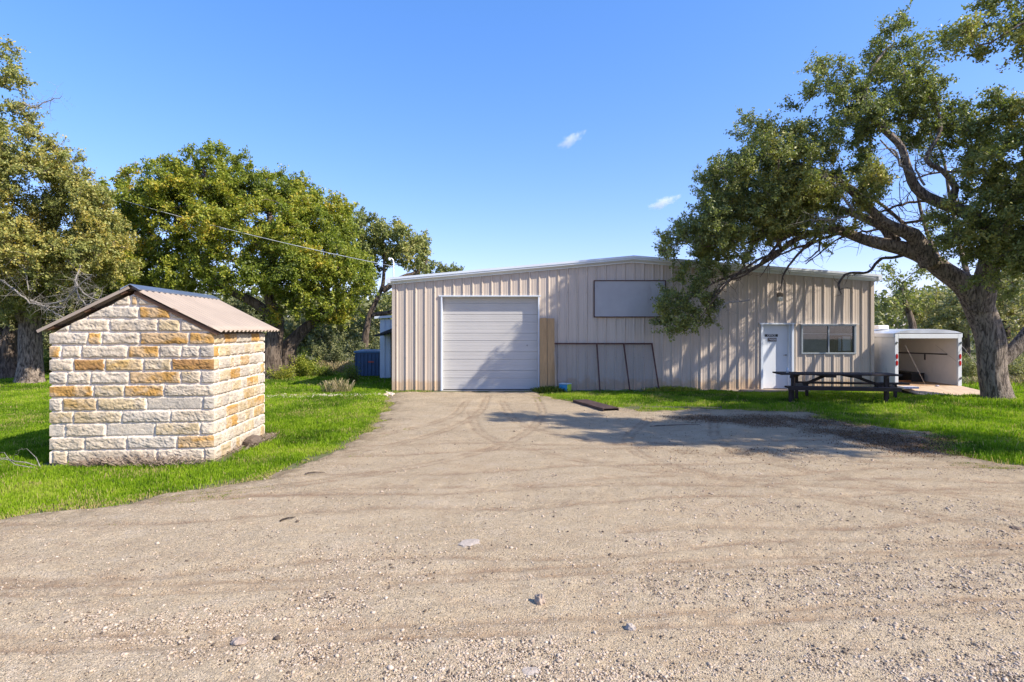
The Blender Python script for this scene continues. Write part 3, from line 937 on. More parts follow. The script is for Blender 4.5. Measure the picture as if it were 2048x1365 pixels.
# sculpted rake trim: stepped section swept along both slopes
sec = [(-0.205, 0.012), (-0.205, -0.055), (-0.185, -0.075), (-0.185, -0.105), (-0.150, -0.125), (-0.06, -0.165), (-0.05, -0.20), (-0.036, -0.20), (-0.036, 0.0)]
rk = MB()
for (x0, z0, x1, z1) in ((xl, zl, RX, zp), (RX, zp, xr, zr)):
    vs = [(x0, y, z0 + z) for y, z in sec] + [(x1, y, z1 + z) for y, z in sec]
    n = len(sec)
    fs = [(i, i + 1, n + i + 1, n + i) for i in range(n - 1)] + [tuple(range(n))[::-1], tuple(range(n, 2 * n))]
    rk.add(vs, fs)
rk.build("rake_trim", trim, BLD)
gt = MB()
for x, z, s in ((xl, zl, -1), (xr, zr, 1)):
    x0, x1 = (x - 0.012, x + 0.11) if s < 0 else (x - 0.11, x + 0.012)
    gt = MB(); gt.box(x0, x1, -0.215, DEP + 0.2, z - 0.155, z - 0.037); gt.build("gutter", trim, BLD)
# corner trims
ct = MB()
ct.box(WX0 - 0.006, WX0 + 0.085, -0.040, -0.003, 0.0, ZL + 0.0)
ct.build("corner_trim", m, BLD); ct = MB()
ct.box(WX1 - 0.10, WX1 + 0.006, -0.040, -0.003, 0.0, ZR - 0.02)
ct.build("corner_trim", m, BLD)
# stained footing line
fb = MB(); fb.box(0.86, 7.98, -0.05, 0.0, -0.1, 0.03)
fb.build("footing", simple("footing_concrete", (0.42, 0.33, 0.24), 0.9, var=0.3, vscale=4, bmp=0.4, bscale=20), BLD)

# overhead door
door_m = simple("door_white", (0.47, 0.45, 0.42), 0.35, 0.0, var=0.05, vscale=0.8, dirt=((0.42, 0.42, 0.42), 3.0, 0.66, (0.3, 1, 2)))
GD = MB()
gx0, gx1, gz1, rec = -2.235, 0.835, 3.03, 0.19
prof = []
nsec = 5
sh = (gz1) / 5.0
z = 0.0
pz = [(0.0, 0.0)]
for s in range(nsec):
    z0 = s * sh
    for t, d in ((0.006, 0.0), (0.010, -0.010), (0.08, -0.010)):
        pz.append((z0 + t, d))
    for k in range(5):
        zz_ = z0 + 0.10 + k * 0.045
        pz += [(zz_, -0.010), (zz_ + 0.006, -0.006), (zz_ + 0.014, -0.006), (zz_ + 0.020, -0.010)]
    pz += [(z0 + 0.355, -0.010), (z0 + 0.36, 0.006), (z0 + 0.372, 0.006), (z0 + 0.377, -0.012)]
    for k in range(3):
        zz_ = z0 + 0.42 + k * 0.045
        pz += [(zz_, -0.012), (zz_ + 0.006, -0.008), (zz_ + 0.014, -0.008), (zz_ + 0.020, -0.012)]
    pz += [(z0 + sh - 0.008, -0.012), (z0 + sh - 0.004, 0.008)]
pz.append((gz1, 0.0))
vs = []
for z_, d in pz:
    vs += [(gx0 + 0.0, rec + d, z_ + 0.02), (gx1, rec + d, z_ + 0.02)]
fs = [(2 * i, 2 * i + 1, 2 * i + 3, 2 * i + 2) for i in range(len(pz) - 1)]
GD.add(vs, fs)
gd = GD.build("overhead_door", door_m, BLD)
q = MB(); q.box(gx0, gx1, rec - 0.014, rec + 0.02, 0.0, 0.022)
q.build("door_seal", simple("rubber", (0.03, 0.03, 0.03), 0.8), gd)
q = MB(); q.box(0.48, 0.50, rec - 0.022, rec - 0.008, 1.42, 1.47); q.build("lock", simple("dark_lock", (0.10, 0.10, 0.11), 0.4, 0.8), gd)
jm = MB()
jm.box(gx0 - 0.045, gx0 - 0.002, -0.048, rec + 0.03, 0.0, gz1 + 0.0)
jm.box(gx1 + 0.002, gx1 + 0.045, -0.048, rec + 0.03, 0.0, gz1 + 0.0)
jm.box(gx0 - 0.002, gx1 + 0.002, 0.0, rec + 0.03, gz1 - 0.03, gz1 + 0.0)
jm.build("door_frame", trim, BLD)
hd = MB(); hd.box(gx0 - 0.11, gx1 + 0.09, -0.055, -0.0, gz1 + 0.002, gz1 + 0.022); hd.box(gx0 - 0.11, gx1 + 0.09, -0.058, -0.050, gz1 - 0.015, gz1 + 0.0)
hd.build("header_trim", trim, BLD)

# office door
od = thing("door", None, None); od.parent = BLD
dx0, dx1, dz1 = 8.00, 9.02, 2.15
white = simple("white_paint", (0.66, 0.68, 0.70), 0.4, var=0.05, vscale=1.5)
q = MB(); q.box(dx0 + 0.05, dx1 - 0.10, 0.150, 0.19, 0.05, dz1 - 0.05)
ds = q.build("door_leaf", white, od, 0.003)
q = MB()
q.box(dx0 - 0.02, dx0 + 0.048, -0.045, 0.20, 0.03, dz1)
q.box(dx1 - 0.098, dx1 - 0.055, 0.04, 0.20, 0.03, dz1)
q.box(dx1 - 0.052, dx1 + 0.015, -0.045, 0.20, 0.03, dz1)
q.box(dx0 + 0.05, dx1 - 0.10, 0.10, 0.20, dz1 - 0.048, dz1)
q.build("frame", trim, od, 0.002)
q = MB(); q.box(dx0 - 0.09, dx1 + 0.035, -0.08, -0.0, dz1 + 0.003, dz1 + 0.018); q.box(dx0 - 0.09, dx1 + 0.035, -0.083, -0.075, dz1 - 0.03, dz1 + 0.001)
q.build("drip_cap", trim, od)
q = MB(); q.box(dx0 - 0.02, dx1 + 0.02, -0.02, 0.20, 0.0, 0.028); q.build("threshold", simple("rusty_sill", (0.33, 0.16, 0.07), 0.8, var=0.3, vscale=8), od)
chrome = simple("steel", (0.35, 0.35, 0.36), 0.3, 0.9)
q = MB(); q.lathe([(0.0, -0.001), (0.032, 0.0), (0.032, 0.012), (0.014, 0.018), (0.013, 0.045), (0.0, 0.046)], 20)
q.box(-0.105, 0.012, -0.011, 0.011, 0.042, 0.056)
hnd = q.build("handle", chrome, od, 0.002); hnd.rotation_euler = (math.radians(90), 0, 0); hnd.location = (dx1 - 0.155, 0.149, 1.13)
def text_mesh(name, s, size, mat, parent, loc, depth=0.002, sx=1.0):
    cu = bpy.data.curves.new(name, 'FONT'); cu.body = s; cu.size = size; cu.extrude = depth; cu.align_x = 'CENTER'; cu.align_y = 'CENTER'
    tmp = bpy.data.objects.new(name + "_tmp", cu); COL.objects.link(tmp)
    dg = bpy.context.evaluated_depsgraph_get(); dg.update()
    me = bpy.data.meshes.new_from_object(tmp.evaluated_get(dg))
    bpy.data.objects.remove(tmp)
    o = link(name, me, mat, parent); o.location = loc; o.rotation_euler = (math.radians(90), 0, 0); o.scale = (sx, 1, 1)
    return o
blk = simple("sign_black", (0.015, 0.015, 0.018), 0.4); wht = simple("sign_white", (0.8, 0.8, 0.8), 0.5, var=0.02)
def sign(lab, x, z, w, h, s, size, name="door_sign", mat=blk):
    t = thing(name, lab, "sign", (x, WY + 0.149, z))
    q = MB(); q.box(-w / 2, w / 2, -0.010, -0.001, -h / 2, h / 2); q.build("plate", mat, t, 0.003)
    text_mesh("lettering", s, size, wht, t, (0, -0.0105, 0.0), 0.0012, 1.0)
    return t
sign("thin black sign with white lettering across the white office door", 8.395, 1.765, 0.42, 0.082, "OFFICE", 0.085)
sign("small dark brown number plate reading 7400B on the office door", 8.42, 1.63, 0.285, 0.118, "7400B", 0.098, "number_plate", simple("plate_brown", (0.05, 0.02, 0.018), 0.4))
for x, z in ((8.72, 1.18),):
    pass

# window
wx0, wx1, wz0, wz1 = 9.27, 11.03, 1.17, 2.12
wd = thing("window", None, None); wd.parent = BLD
alu = simple("aluminium", (0.30, 0.33, 0.34), 0.4, 0.5, var=0.12)
q = MB()
for (a0, a1, b0, b1) in ((wx0, wx1, wz0, wz0 + 0.05), (wx0, wx1, wz1 - 0.05, wz1), (wx0, wx0 + 0.05, wz0 + 0.05, wz1 - 0.05), (wx1 - 0.065, wx1, wz0 + 0.05, wz1 - 0.05)):
    q.box(a0, a1, -0.050, 0.05, b0, b1)
q.box(10.135, 10.175, -0.035, 0.03, wz0 + 0.05, wz1 - 0.05)
q.build("frame", alu, wd, 0.003)
q = MB(); q.box(wx0 - 0.06, wx1 + 0.05, -0.12, 0.0, wz1 + 0.003, wz1 + 0.018); q.build("drip_cap", trim, wd)
glass, nt, b = newmat("window_glass")
nt.nodes.remove(b)
gl = N(nt, "ShaderNodeBsdfGlossy"); gl.inputs['Roughness'].default_value = 0.02; gl.inputs[0].default_value = (0.9, 0.95, 1, 1)
trn = N(nt, "ShaderNodeBsdfTransparent"); trn.inputs[0].default_value = (0.75, 0.78, 0.78, 1)
fr = N(nt, "ShaderNodeFresnel"); fr.inputs[0].default_value = 1.6
ms = N(nt, "ShaderNodeMixShader")
nt.links.new(fr.outputs[0], ms.inputs[0]); nt.links.new(trn.outputs[0], ms.inputs[1]); nt.links.new(gl.outputs[0], ms.inputs[2])
nt.links.new(ms.outputs[0], nt.nodes['Material Output'].inputs[0])
q = MB(); q.box(wx0 + 0.05, 10.135, -0.006, 0.0, wz0 + 0.05, wz1 - 0.05); q.build("pane", glass, wd)
q = MB(); q.box(10.175, wx1 - 0.065, 0.004, 0.010, wz0 + 0.05, wz1 - 0.05); q.build("pane", glass, wd)
q = MB(); q.box(wx0 + 0.05, 10.135, 0.04, 0.07, 1.80, 1.85); q.box(10.175, wx1 - 0.065, 0.04, 0.07, 1.77, 1.84); q.build("sash_rail", white, wd)
q = MB()
for k in range(6): q.beam((10.19, 0.055, 2.04 - k * 0.034), (10.94, 0.055, 2.04 - k * 0.034), 0.022, 0.003, up=(0, 0.9, 1))
q.build("blind", white, wd)
# the room behind the glass
room = simple("room_dark", (0.055, 0.05, 0.048), 0.9)
q = MB()
q.add([(9.1, 1.6, 0.9), (11.3, 1.6, 0.9), (11.3, 1.6, 2.4), (9.1, 1.6, 2.4)], [(0, 1, 2, 3)])
q.add([(9.1, 0.08, 0.9), (11.3, 0.08, 0.9), (11.3, 1.6, 0.9), (9.1, 1.6, 0.9)], [(0, 1, 2, 3)])
q.add([(9.1, 0.08, 2.4), (11.3, 0.08, 2.4), (11.3, 1.6, 2.4), (9.1, 1.6, 2.4)], [(0, 3, 2, 1)])
q.add([(9.1, 0.08, 0.9), (9.1, 1.6, 0.9), (9.1, 1.6, 2.4), (9.1, 0.08, 2.4)], [(0, 1, 2, 3)])
q.add([(11.3, 0.08, 0.9), (11.3, 1.6, 0.9), (11.3, 1.6, 2.4), (11.3, 0.08, 2.4)], [(0, 3, 2, 1)])
q.build("room", room, wd)
q = MB(); q.box(10.64, 10.90, 0.040, 0.045, 1.27, 1.74); q.build("curtain", wht, wd)
q = MB(); q.box(10.50, 10.59, 0.040, 0.045, 1.27, 1.70); q.build("curtain", simple("blue_curtain", (0.45, 0.55, 0.65), 0.7), wd)
q = MB(); q.box(9.34, 10.12, 0.030, 0.035, 1.23, 1.79); q.build("reflection_panel", simple("reflection_grey", (0.40, 0.39, 0.37), 0.8), wd)  # grey panels added behind the left pane to stand in for its reflection
q = MB(); q.box(9.34, 10.12, 0.030, 0.035, 1.86, 2.06); q.build("reflection_panel", bpy.data.materials["reflection_grey"], wd)

# wall lamp
wl = thing("wall_lamp", "bronze wall lamp with frosted lens high above the office door", "lamp", (8.56, WY - 0.035, 2.98))
q = MB(); q.prism([(-0.075, 0.02), (0.075, 0.02), (0.085, 0.12), (0.05, 0.16), (-0.05, 0.16), (-0.085, 0.12)], -0.10, 0.0); q.build("housing", simple("bronze", (0.10, 0.075, 0.05), 0.5), wl, 0.006)
q = MB(); q.prism([(-0.062, -0.12), (0.062, -0.12), (0.072, 0.018), (-0.072, 0.018)], -0.13, -0.012); q.build("lens", simple("lens", (0.62, 0.60, 0.50), 0.25), wl, 0.012)
q = MB(); q.box(-0.05, 0.05, -0.02, 0.0, -0.11, 0.0); q.build("back_plate", simple("bronze2", (0.10, 0.075, 0.05), 0.5), wl)

# blank sign board on the wall
sb = thing("sign_board", "large blank grey board in a thin rusty frame high on the wall", "sign", (3.77, WY, 2.94))
w2, h2 = 1.155, 0.595
rust = simple("rusty_steel", (0.075, 0.03, 0.022), 0.75, var=0.45, vscale=7, bmp=0.3, bscale=60)
q = MB(); q.box(-w2 + 0.03, w2 - 0.03, -0.062, -0.042, -h2 + 0.03, h2 - 0.03); q.build("panel", simple("board_grey", (0.36, 0.35, 0.34), 0.42, var=0.10, vscale=1.2, dirt=((0.25, 0.23, 0.21), 2.5, 0.6, (1, 1, 0.3))), sb)
q = MB(); q.box(-w2, w2, -0.078, -0.036, h2 - 0.03, h2); q.box(-w2, w2, -0.078, -0.036, -h2, -h2 + 0.03); q.box(-w2, -w2 + 0.03, -0.078, -0.036, -h2 + 0.03, h2 - 0.03); q.box(w2 - 0.03, w2, -0.078, -0.036, -h2 + 0.03, h2 - 0.03)
q.build("frame", rust, sb)

# planks leaning beside the big door
pw = simple("raw_pine", (0.40, 0.25, 0.115), 0.8, var=0.22, vscale=5, mapscale=(8, 8, 0.5), bmp=0.35, bscale=14)
for x0, lab, hh in ((0.885, "tan plank leaning on the wall, nearest the big roller door", 2.33), (1.125, "tan plank leaning on the wall, second from the roller door", 2.32)):
    t = thing("wooden_plank", lab, "plank", (x0 + 0.115, WY - 0.23, 0.0), group="planks leaning by the roller door")
    q = MB(); q.box(-0.113, 0.113, 0.0, 0.04, 0.01, hh); o = q.build("board", pw, t, 0.004); o.rotation_euler = (math.radians(-3.2), 0, 0)

# leaning steel frame
lf = thing("leaning_screen", "wide rusty steel screen frame with four uprights leaning against the wall", "frame", (0, WY, 0))
yt, yb_ = -0.09, -0.42
zt = 1.51
q = MB(); q.beam((1.32, yt, zt), (4.49, yt, zt - 0.005), 0.045, 0.045); q.build("top_bar", rust, lf)
scr, nt, b = newmat("screen_mesh")
trn = N(nt, "ShaderNodeBsdfTransparent"); ms = N(nt, "ShaderNodeMixShader"); ms.inputs[0].default_value = 0.20
b.inputs['Base Color'].default_value = (0.13, 0.15, 0.18, 1); b.inputs['Roughness'].default_value = 0.7
nt.links.new(trn.outputs[0], ms.inputs[1]); nt.links.new(b.outputs[0], ms.inputs[2]); nt.links.new(ms.outputs[0], nt.nodes['Material Output'].inputs[0])
tops = [1.35, 2.71, 3.57, 4.47]; bots = [1.39, 2.76, 3.70, 4.62]
for i, (a, b__) in enumerate(zip(tops, bots)):
    q = MB(); q.beam((b__, yb_, 0.0), (a, yt, zt - 0.024), 0.04, 0.04, up=(0, 1, 0.2)); q.build("upright", simple("sunlit_post", (0.35, 0.27, 0.19), 0.8) if i == 0 else rust, lf)  # first upright is coloured paler than the rust to show sunlight on it
for i in range(3):
    q = MB(); q.add([(bots[i] + 0.02, yb_ + 0.02, 0.02), (bots[i + 1] - 0.02, yb_ + 0.02, 0.02), (tops[i + 1] - 0.02, yt + 0.02, zt - 0.024), (tops[i] + 0.02, yt + 0.02, zt - 0.024)], [(0, 1, 2, 3)]); q.build("screen", scr, lf)

# bucket-like crate
bk = thing("plastic_bin", "small blue and lime plastic bin with a pale lid by the leaning frame", "bin", (1.66, WY - 0.42, 0.0), math.radians(-28))
q = MB(); q.box(-0.15, 0.13, -0.14, 0.14, 0.02, 0.25); q.build("body", simple("blue_plastic", (0.02, 0.22, 0.42), 0.4), bk, 0.02)
q = MB(); q.box(0.132, 0.165, -0.14, 0.14, 0.03, 0.25); q.build("end_panel", simple("lime_plastic", (0.35, 0.55, 0.04), 0.4), bk, 0.012)
q = MB(); q.box(-0.155, 0.17, -0.145, 0.145, 0.252, 0.275); q.build("lid", simple("pale_lid", (0.5, 0.6, 0.62), 0.4), bk, 0.008)

# rusty channel lying at the lawn's edge
a = G(1222, 824); b_ = G(1160, 806)
L = float(np.hypot(*(b_ - a)))
ang = math.atan2(-(b_ - a)[0], (b_ - a)[1])
ch = thing("steel_channel", "rusty steel channel lying upside down at the edge of the grass strip", "channel", (a[0], a[1], 0.02), ang)
q = MB()
q.box(-0.21, 0.21, 0.0, L, 0.055, 0.067)
q.box(-0.21, -0.197, 0.0, L, -0.01, 0.0545); q.box(0.197, 0.21, 0.0, L, -0.01, 0.0545)
q.build("channel", simple("channel_rust", (0.06, 0.034, 0.027), 0.7, var=0.5, vscale=5, bmp=0.4, bscale=40), ch)

# slab step by the office door
st = MB(); st.box(7.3, 9.25, -0.62, -0.053, -0.08, 0.055)
o = st.build("door_step", simple("step_concrete", (0.40, 0.29, 0.20), 0.9, var=0.25, vscale=5, bmp=0.4, bscale=30), None, 0.01)
o.location = (0, WY, 0); tag(o, "thin stained concrete step in front of the office door", "step")
q = MB(); q.box(9.05, 9.22, 0, 0.12, 0.30, 0.62); o = q.build("meter_box", simple("beige_box", (0.50, 0.40, 0.28), 0.6), None, 0.01)
o.location = (0, WY - 0.16, 0); tag(o, "small beige utility box low on the wall right of the office door", "utility box")

# service mast and overhead cable
ms_ = thing("service_mast", "thin white service mast with curved weatherhead at the left roof corner", "mast", (-3.88, WY + 0.35, 3.55))
q = MB(); q.tube([(0, 0, 0), (0, 0, 0.60), (-0.015, -0.01, 0.69), (-0.06, -0.02, 0.735), (-0.12, -0.03, 0.72)], 0.021, 10); q.build("pipe", wht, ms_, smooth=True)
q = MB(); q.lathe([(0.0, 0.0), (0.035, 0.01), (0.045, 0.05), (0.03, 0.09), (0.0, 0.10)], 12); o = q.build("weatherhead", wht, ms_, smooth=True); o.location = (-0.13, -0.03, 0.66)
pa = np.array([-3.95, WY + 0.33, 4.04]); pb = P(275, 434, 21.0); pc = pb + (pb - pa) * 0.9 + np.array([0, 0, 1.6])
cp = []
for t in np.linspace(0, 1, 40):
    q_ = pa * (1 - t) + pc * t; q_[2] -= 1.35 * 4 * t * (1 - t) * 0.28
    cp.append(q_)
q = MB(); q.tube(cp, 0.010, 6)
o = q.build("overhead_cable", simple("cable_grey", (0.6, 0.6, 0.6), 0.5), None); tag(o, "grey overhead service cable sagging in front of the left trees to the roof", "cable")

# ------------------------------------------------------------------ cargo trailer
TR = thing("cargo_trailer", "white enclosed cargo trailer with its rear ramp lowered beside the workshop", "trailer", (11.97, 17.2, 0), math.radians(-1.0))
TW, TL, Z0, Z1 = 2.06, 3.6, 0.20, 1.98
tw = simple("trailer_white", (0.66, 0.68, 0.68), 0.45, var=0.07, vscale=1.2, dirt=((0.36, 0.40, 0.36), 2.0, 0.60, (1, 1, 0.35)))
q = MB(); q.box(0.0, 0.035, 0.055, TL, Z0, Z1 - 0.16); q.box(TW - 0.035, TW, 0.055, TL, Z0, Z1 - 0.16); q.box(0.036, TW - 0.036, TL - 0.04, TL - 0.001, Z0, Z1 - 0.16)
q.build("body", tw, TR)
q = MB()
for yv in (0.6, 1.2, 1.8, 2.4, 3.0): q.box(-0.006, -0.001, yv, yv + 0.035, Z0 + 0.05, Z1 - 0.2)
q.build("side_seam", tw, TR)
# arched roof
q = MB()
nr = 12; vs = []
for y in (-0.02, TL):
    for k in range(nr + 1):
        x = -0.02 + (TW + 0.04) * k / nr
        vs.append((x, y, Z1 - 0.14 + 0.15 * math.sin(math.pi * k / nr) ** 0.6 * 0.9))
n = nr + 1
fs = [(k, k + 1, n + k + 1, n + k) for k in range(nr)] + [tuple(range(n))[::-1] , tuple(range(n, 2 * n))]
q.add(vs, fs)
q.build("roof", simple("trailer_roof", (0.60, 0.63, 0.66), 0.30, 0.35, var=0.15, vscale=2.5), TR)
q = MB(); q.box(-0.035, 0.0, 0.0, TL, Z1 - 0.27, Z1 - 0.14); q.build("roof_edge", trim, TR, 0.01); q = MB(); q.box(TW, TW + 0.035, 0.0, TL, Z1 - 0.27, Z1 - 0.14); q.build("roof_edge", trim, TR, 0.01)
q = MB(); q.box(0.25, 0.62, 1.2, 1.57, Z1 - 0.02, Z1 + 0.12); q.build("roof_vent", wht, TR, 0.03)
# rear frame
q = MB(); q.box(0.0, 0.105, -0.012, 0.054, Z0, Z1 - 0.16); q.box(TW - 0.115, TW, -0.012, 0.054, Z0, Z1 - 0.16); q.box(0.106, TW - 0.116, -0.012, 0.054, Z1 - 0.30, Z1 - 0.16)
q.box(0.0, TW, -0.01, 0.05, Z0 - 0.1, Z0 - 0.002)
q.build("rear_frame", tw, TR, 0.006)
inn = simple("inner_ply", (0.78, 0.71, 0.62), 0.7, var=0.08, vscale=1.5)
q = MB(); q.box(TW - 0.055, TW - 0.037, 0.056, TL - 0.06, Z0 + 0.01, Z1 - 0.17); q.box(0.037, 0.055, 0.056, TL - 0.06, Z0 + 0.01, Z1 - 0.17); q.box(0.056, TW - 0.056, TL - 0.058, TL - 0.041, Z0 + 0.01, Z1 - 0.17)
q.build("lining", inn, TR)
fl_m = simple("ply_floor", (0.38, 0.24, 0.135), 0.8, var=0.3, vscale=3, mapscale=(1, 3, 1), bmp=0.2, bscale=30)
q = MB(); q.box(0.036, TW - 0.036, 0.0, TL - 0.042, Z0 - 0.03, Z0 + 0.0085); q.build("floor", fl_m, TR)
q = MB(); q.beam((TW - 0.065, 0.5, 1.16), (TW - 0.065, 2.9, 1.12), 0.02, 0.04); q.box(TW - 0.075, TW - 0.056, 1.45, 1.50, 0.93, 1.12)
q.build("tie_rail", simple("dark_rail", (0.06, 0.05, 0.045), 0.6), TR)
q = MB(); q.tube([(TW - 0.06, 1.15, 0.50), (TW - 0.065, 1.17, 0.85), (TW - 0.06, 1.21, 0.88)], 0.008, 6); q.build("conduit", inn, TR)
red = simple("red_lens", (0.42, 0.012, 0.012), 0.2, var=0.2, vscale=20)
for x in (0.055, TW - 0.055):
    for z in (1.115, 0.91):
        q = MB()
        pts_ = [(0.034 * math.cos(a), 0.085 * math.sin(a)) for a in np.linspace(0, 2 * math.pi, 21)[:-1]]
        q.prism(pts_, -0.03, -0.012)
        o = q.build("tail_light", red, TR, 0.006); o.location = (x, 0, z)
for x, z in ((0.03, 1.52), (TW - 0.05, 1.52), (TW - 0.05, 0.42)):
    q = MB(); q.beam((x - 0.03, -0.03, z), (x + 0.05, -0.03, z + 0.03), 0.02, 0.03); q.beam((x, -0.03, z - 0.03), (x + 0.02, -0.03, z + 0.06), 0.02, 0.02); q.build("latch", simple("latch_steel", (0.12, 0.13, 0.12), 0.5, 0.6), TR)
q = MB(); q.add([(0.03, -0.012, Z0), (TW - 0.03, -0.012, Z0), (TW + 0.30, -1.20, 0.03), (0.05, -1.20, 0.03), (0.03, -0.012, Z0 - 0.05), (TW - 0.03, -0.012, Z0 - 0.05), (TW + 0.30, -1.20, -0.01), (0.05, -1.20, -0.01)],
      [(0, 3, 2, 1), (4, 5, 6, 7), (0, 1, 5, 4), (1, 2, 6, 5), (2, 3, 7, 6), (3, 0, 4, 7)])
q.build("ramp", simple("ramp_ply", (0.50, 0.37, 0.25), 0.8, var=0.2, vscale=2.5, mapscale=(3, 1, 1), bmp=0.2, bscale=30), TR)
for x0, y0, x1 in ((0.36, 0.6, 0.75), (TW - 0.35, 0.5, TW - 0.09)):
    q = MB(); q.tube([(TW * 0.18 if x0 < 1 else TW - 0.06, 0.06 if x0 < 1 else 1.0, 1.45), (x1 + (0.02 if x0 < 1 else 0), -0.25, 0.24) if x0 < 1 else (TW - 0.10, 0.05, 0.95)], 0.004, 5)
    q.build("ramp_cable", simple("cable_pale", (0.45, 0.36, 0.30), 0.5), TR)
for sx in (1,):
    q = MB(); q.tube([(TW + 0.02, 0.0, 1.45), (TW + 0.28, -1.0, 0.10)], 0.006, 5); q.build("ramp_cable", simple("cable_pale2", (0.45, 0.36, 0.30), 0.5), TR)
for yy_ in (1.6, 2.5):
    q = MB(); q.lathe([(0.10, -0.10), (0.27, -0.10), (0.31, -0.06), (0.31, 0.06), (0.27, 0.10), (0.10, 0.10), (0.0, 0.05)], 28)
    o = q.build("wheel", simple("tyre", (0.02, 0.02, 0.02), 0.8), TR, smooth=True); o.rotation_euler = (0, math.radians(90), 0); o.location = (-0.14, yy_, 0.31)
# things inside
def onrot(x, y):
    v = Matrix.Rotation(math.radians(-1.0), 3, 'Z') @ Vector((x, y, 0)); return (11.97 + v.x, 17.2 + v.y)
bx, by = onrot(1.52, 1.75)
t = thing("storage_box", "long low black box on the trailer floor against its inner wall", "box", (bx, by, Z0 + 0.012), math.radians(-1))
q = MB(); q.box(-0.12, 0.30, -0.5, 1.35, 0, 0.27); q.build("box", simple("black_box", (0.02, 0.018, 0.018), 0.6), t, 0.01)
q = MB(); q.box(-0.13, 0.31, -0.51, 1.36, 0.272, 0.29); q.build("lid", simple("black_lid", (0.035, 0.03, 0.03), 0.5), t)
bx, by = onrot(0.75, 1.7)
q = MB(); q.lathe([(0.0, 0.0), (0.05, 0.0), (0.055, 0.05), (0.04, 0.13), (0.0, 0.15)], 16); o = q.build("jar", simple("jar_white", (0.5, 0.5, 0.46), 0.4), None, smooth=True); o.location = (bx, by, Z0 + 0.011)
tag(o, "small pale jar standing on the trailer floor before the black box", "jar")
bx, by = onrot(0.42, 1.1)
q = MB(); q.box(-0.02, 0.9, -0.04, 0.05, 0, 0.05); o = q.build("timber_offcut", simple("orange_wood", (0.33, 0.12, 0.04), 0.8), None, 0.005); o.location = (bx, by, Z0 + 0.011); o.rotation_euler = (0, 0, 0.1)
tag(o, "orange brown timber offcut lying on the trailer floor", "timber")
bx, by = onrot(1.25, -0.08)
q = MB(); q.lathe([(0.0, 0.0), (0.05, 0.0), (0.055, 0.02), (0.02, 0.035), (0.0, 0.036)], 12); o = q.build("tin_lid", simple("lid_blue", (0.45, 0.45, 0.55), 0.4), None, smooth=True); o.location = (bx, by, Z0 - 0.008)
tag(o, "small round pale lid lying at the top of the trailer ramp", "lid")

# ------------------------------------------------------------------ picnic table
stain = simple("dark_stain", (0.024, 0.014, 0.011), 0.8, var=0.35, vscale=6, mapscale=(0.5, 6, 6), bmp=0.3, bscale=25, dirt=((0.055, 0.03, 0.022), 3.0, 0.58, (0.4, 4, 1)))
TB = thing("picnic_table", "long dark stained wooden picnic table with attached benches on the grass", "table", (8.88, 15.05, 0), math.radians(-8))
Ht = 0.765
def plank_rows(name, x0, x1, y0, y1, n, z0, z1, parent):
    w = (y1 - y0) / n
    q = MB()
    for k in range(n): q.box(x0, x1, y0 + k * w + 0.004, y0 + (k + 1) * w - 0.004, z0, z1)
    return q.build(name, stain, parent, 0.003)
SK = 0.20   # the table has racked: its far bench sits further along than the near one
plank_rows("table_top", -1.55, 1.47, -0.37, 0.37, 5, Ht - 0.04, Ht, TB)
o = plank_rows("bench", -1.52, 1.22, -0.80, -0.52, 2, 0.41, 0.455, TB)
o = plank_rows("bench", -0.75, 2.15, 0.58, 0.86, 2, 0.41, 0.455, TB)
q = MB(); q.beam((-1.52, -0.805, 0.41), (1.22, -0.805, 0.41), 0.03, 0.09); q.build("bench_apron", stain, TB)
for s, xs_ in (("l", -1.22), ("r", 1.12)):
    for xx, yy_, top in ((xs_ - 0.20, -0.66, 0.41), (xs_ + 0.02, -0.20, Ht - 0.10), (xs_ + 0.26, 0.20, Ht - 0.10), (xs_ + 0.72, 0.72, 0.41)):
        q = MB(); q.beam((xx, yy_, 0.0), (xx, yy_, top), 0.07, 0.07, up=(0, 1, 0)); q.build("leg", stain, TB, 0.004)
    q = MB(); q.beam((xs_ - 0.26, -0.80, 0.372), (xs_ + 0.78, 0.86, 0.372), 0.045, 0.075); q.build("bench_support", stain, TB)
    q = MB(); q.beam((xs_ - 0.07, -0.36, Ht - 0.08), (xs_ + 0.36, 0.36, Ht - 0.08), 0.07, 0.08); q.build("top_support", stain, TB)
for a, b__ in (((-0.92, 0.0, 0.40), (-0.30, 0.0, Ht - 0.07)), ((1.20, 0.0, 0.40), (0.42, 0.0, Ht - 0.07))):
    q = MB(); q.beam(a, b__, 0.05, 0.075); q.build("brace", stain, TB)
for x in (-0.28, 0.36):
    q = MB(); q.box(x - 0.12, x + 0.14, -0.34, 0.34, Ht - 0.10, Ht - 0.041); q.build("cleat", stain, TB, 0.01)
def ont(x, y):
    v = Matrix.Rotation(math.radians(-8), 3, 'Z') @ Vector((x, y, 0)); return (8.88 + v.x, 15.05 + v.y)
bx, by = ont(-1.22, -0.66)
q = MB(); q.box(-0.10, 0.10, -0.05, 0.05, 0, 0.08); q.box(-0.03, 0.04, -0.054, -0.051, 0.02, 0.06, 0)
o = q.build("ashtray", simple("black_tin", (0.02, 0.02, 0.025), 0.35), None, 0.01); o.location = (bx, by, 0.456); tag(o, "small black tin box at the left end of the near bench", "tin")
bx, by = ont(-1.40, -0.05)
q = MB(); q.lathe([(0.0, 0.0), (0.035, 0.0), (0.036, 0.09), (0.018, 0.12), (0.018, 0.145), (0.0, 0.146)], 14)
clear = simple("clear_bottle", (0.55, 0.6, 0.65), 0.12)
o = q.build("bottle", clear, None, smooth=True); o.location = (bx + 0.12, by, Ht + 0.001); tag(o, "small clear bottle standing on the left end of the table top", "bottle")
bx, by = onrot(-0.02, -0.55)
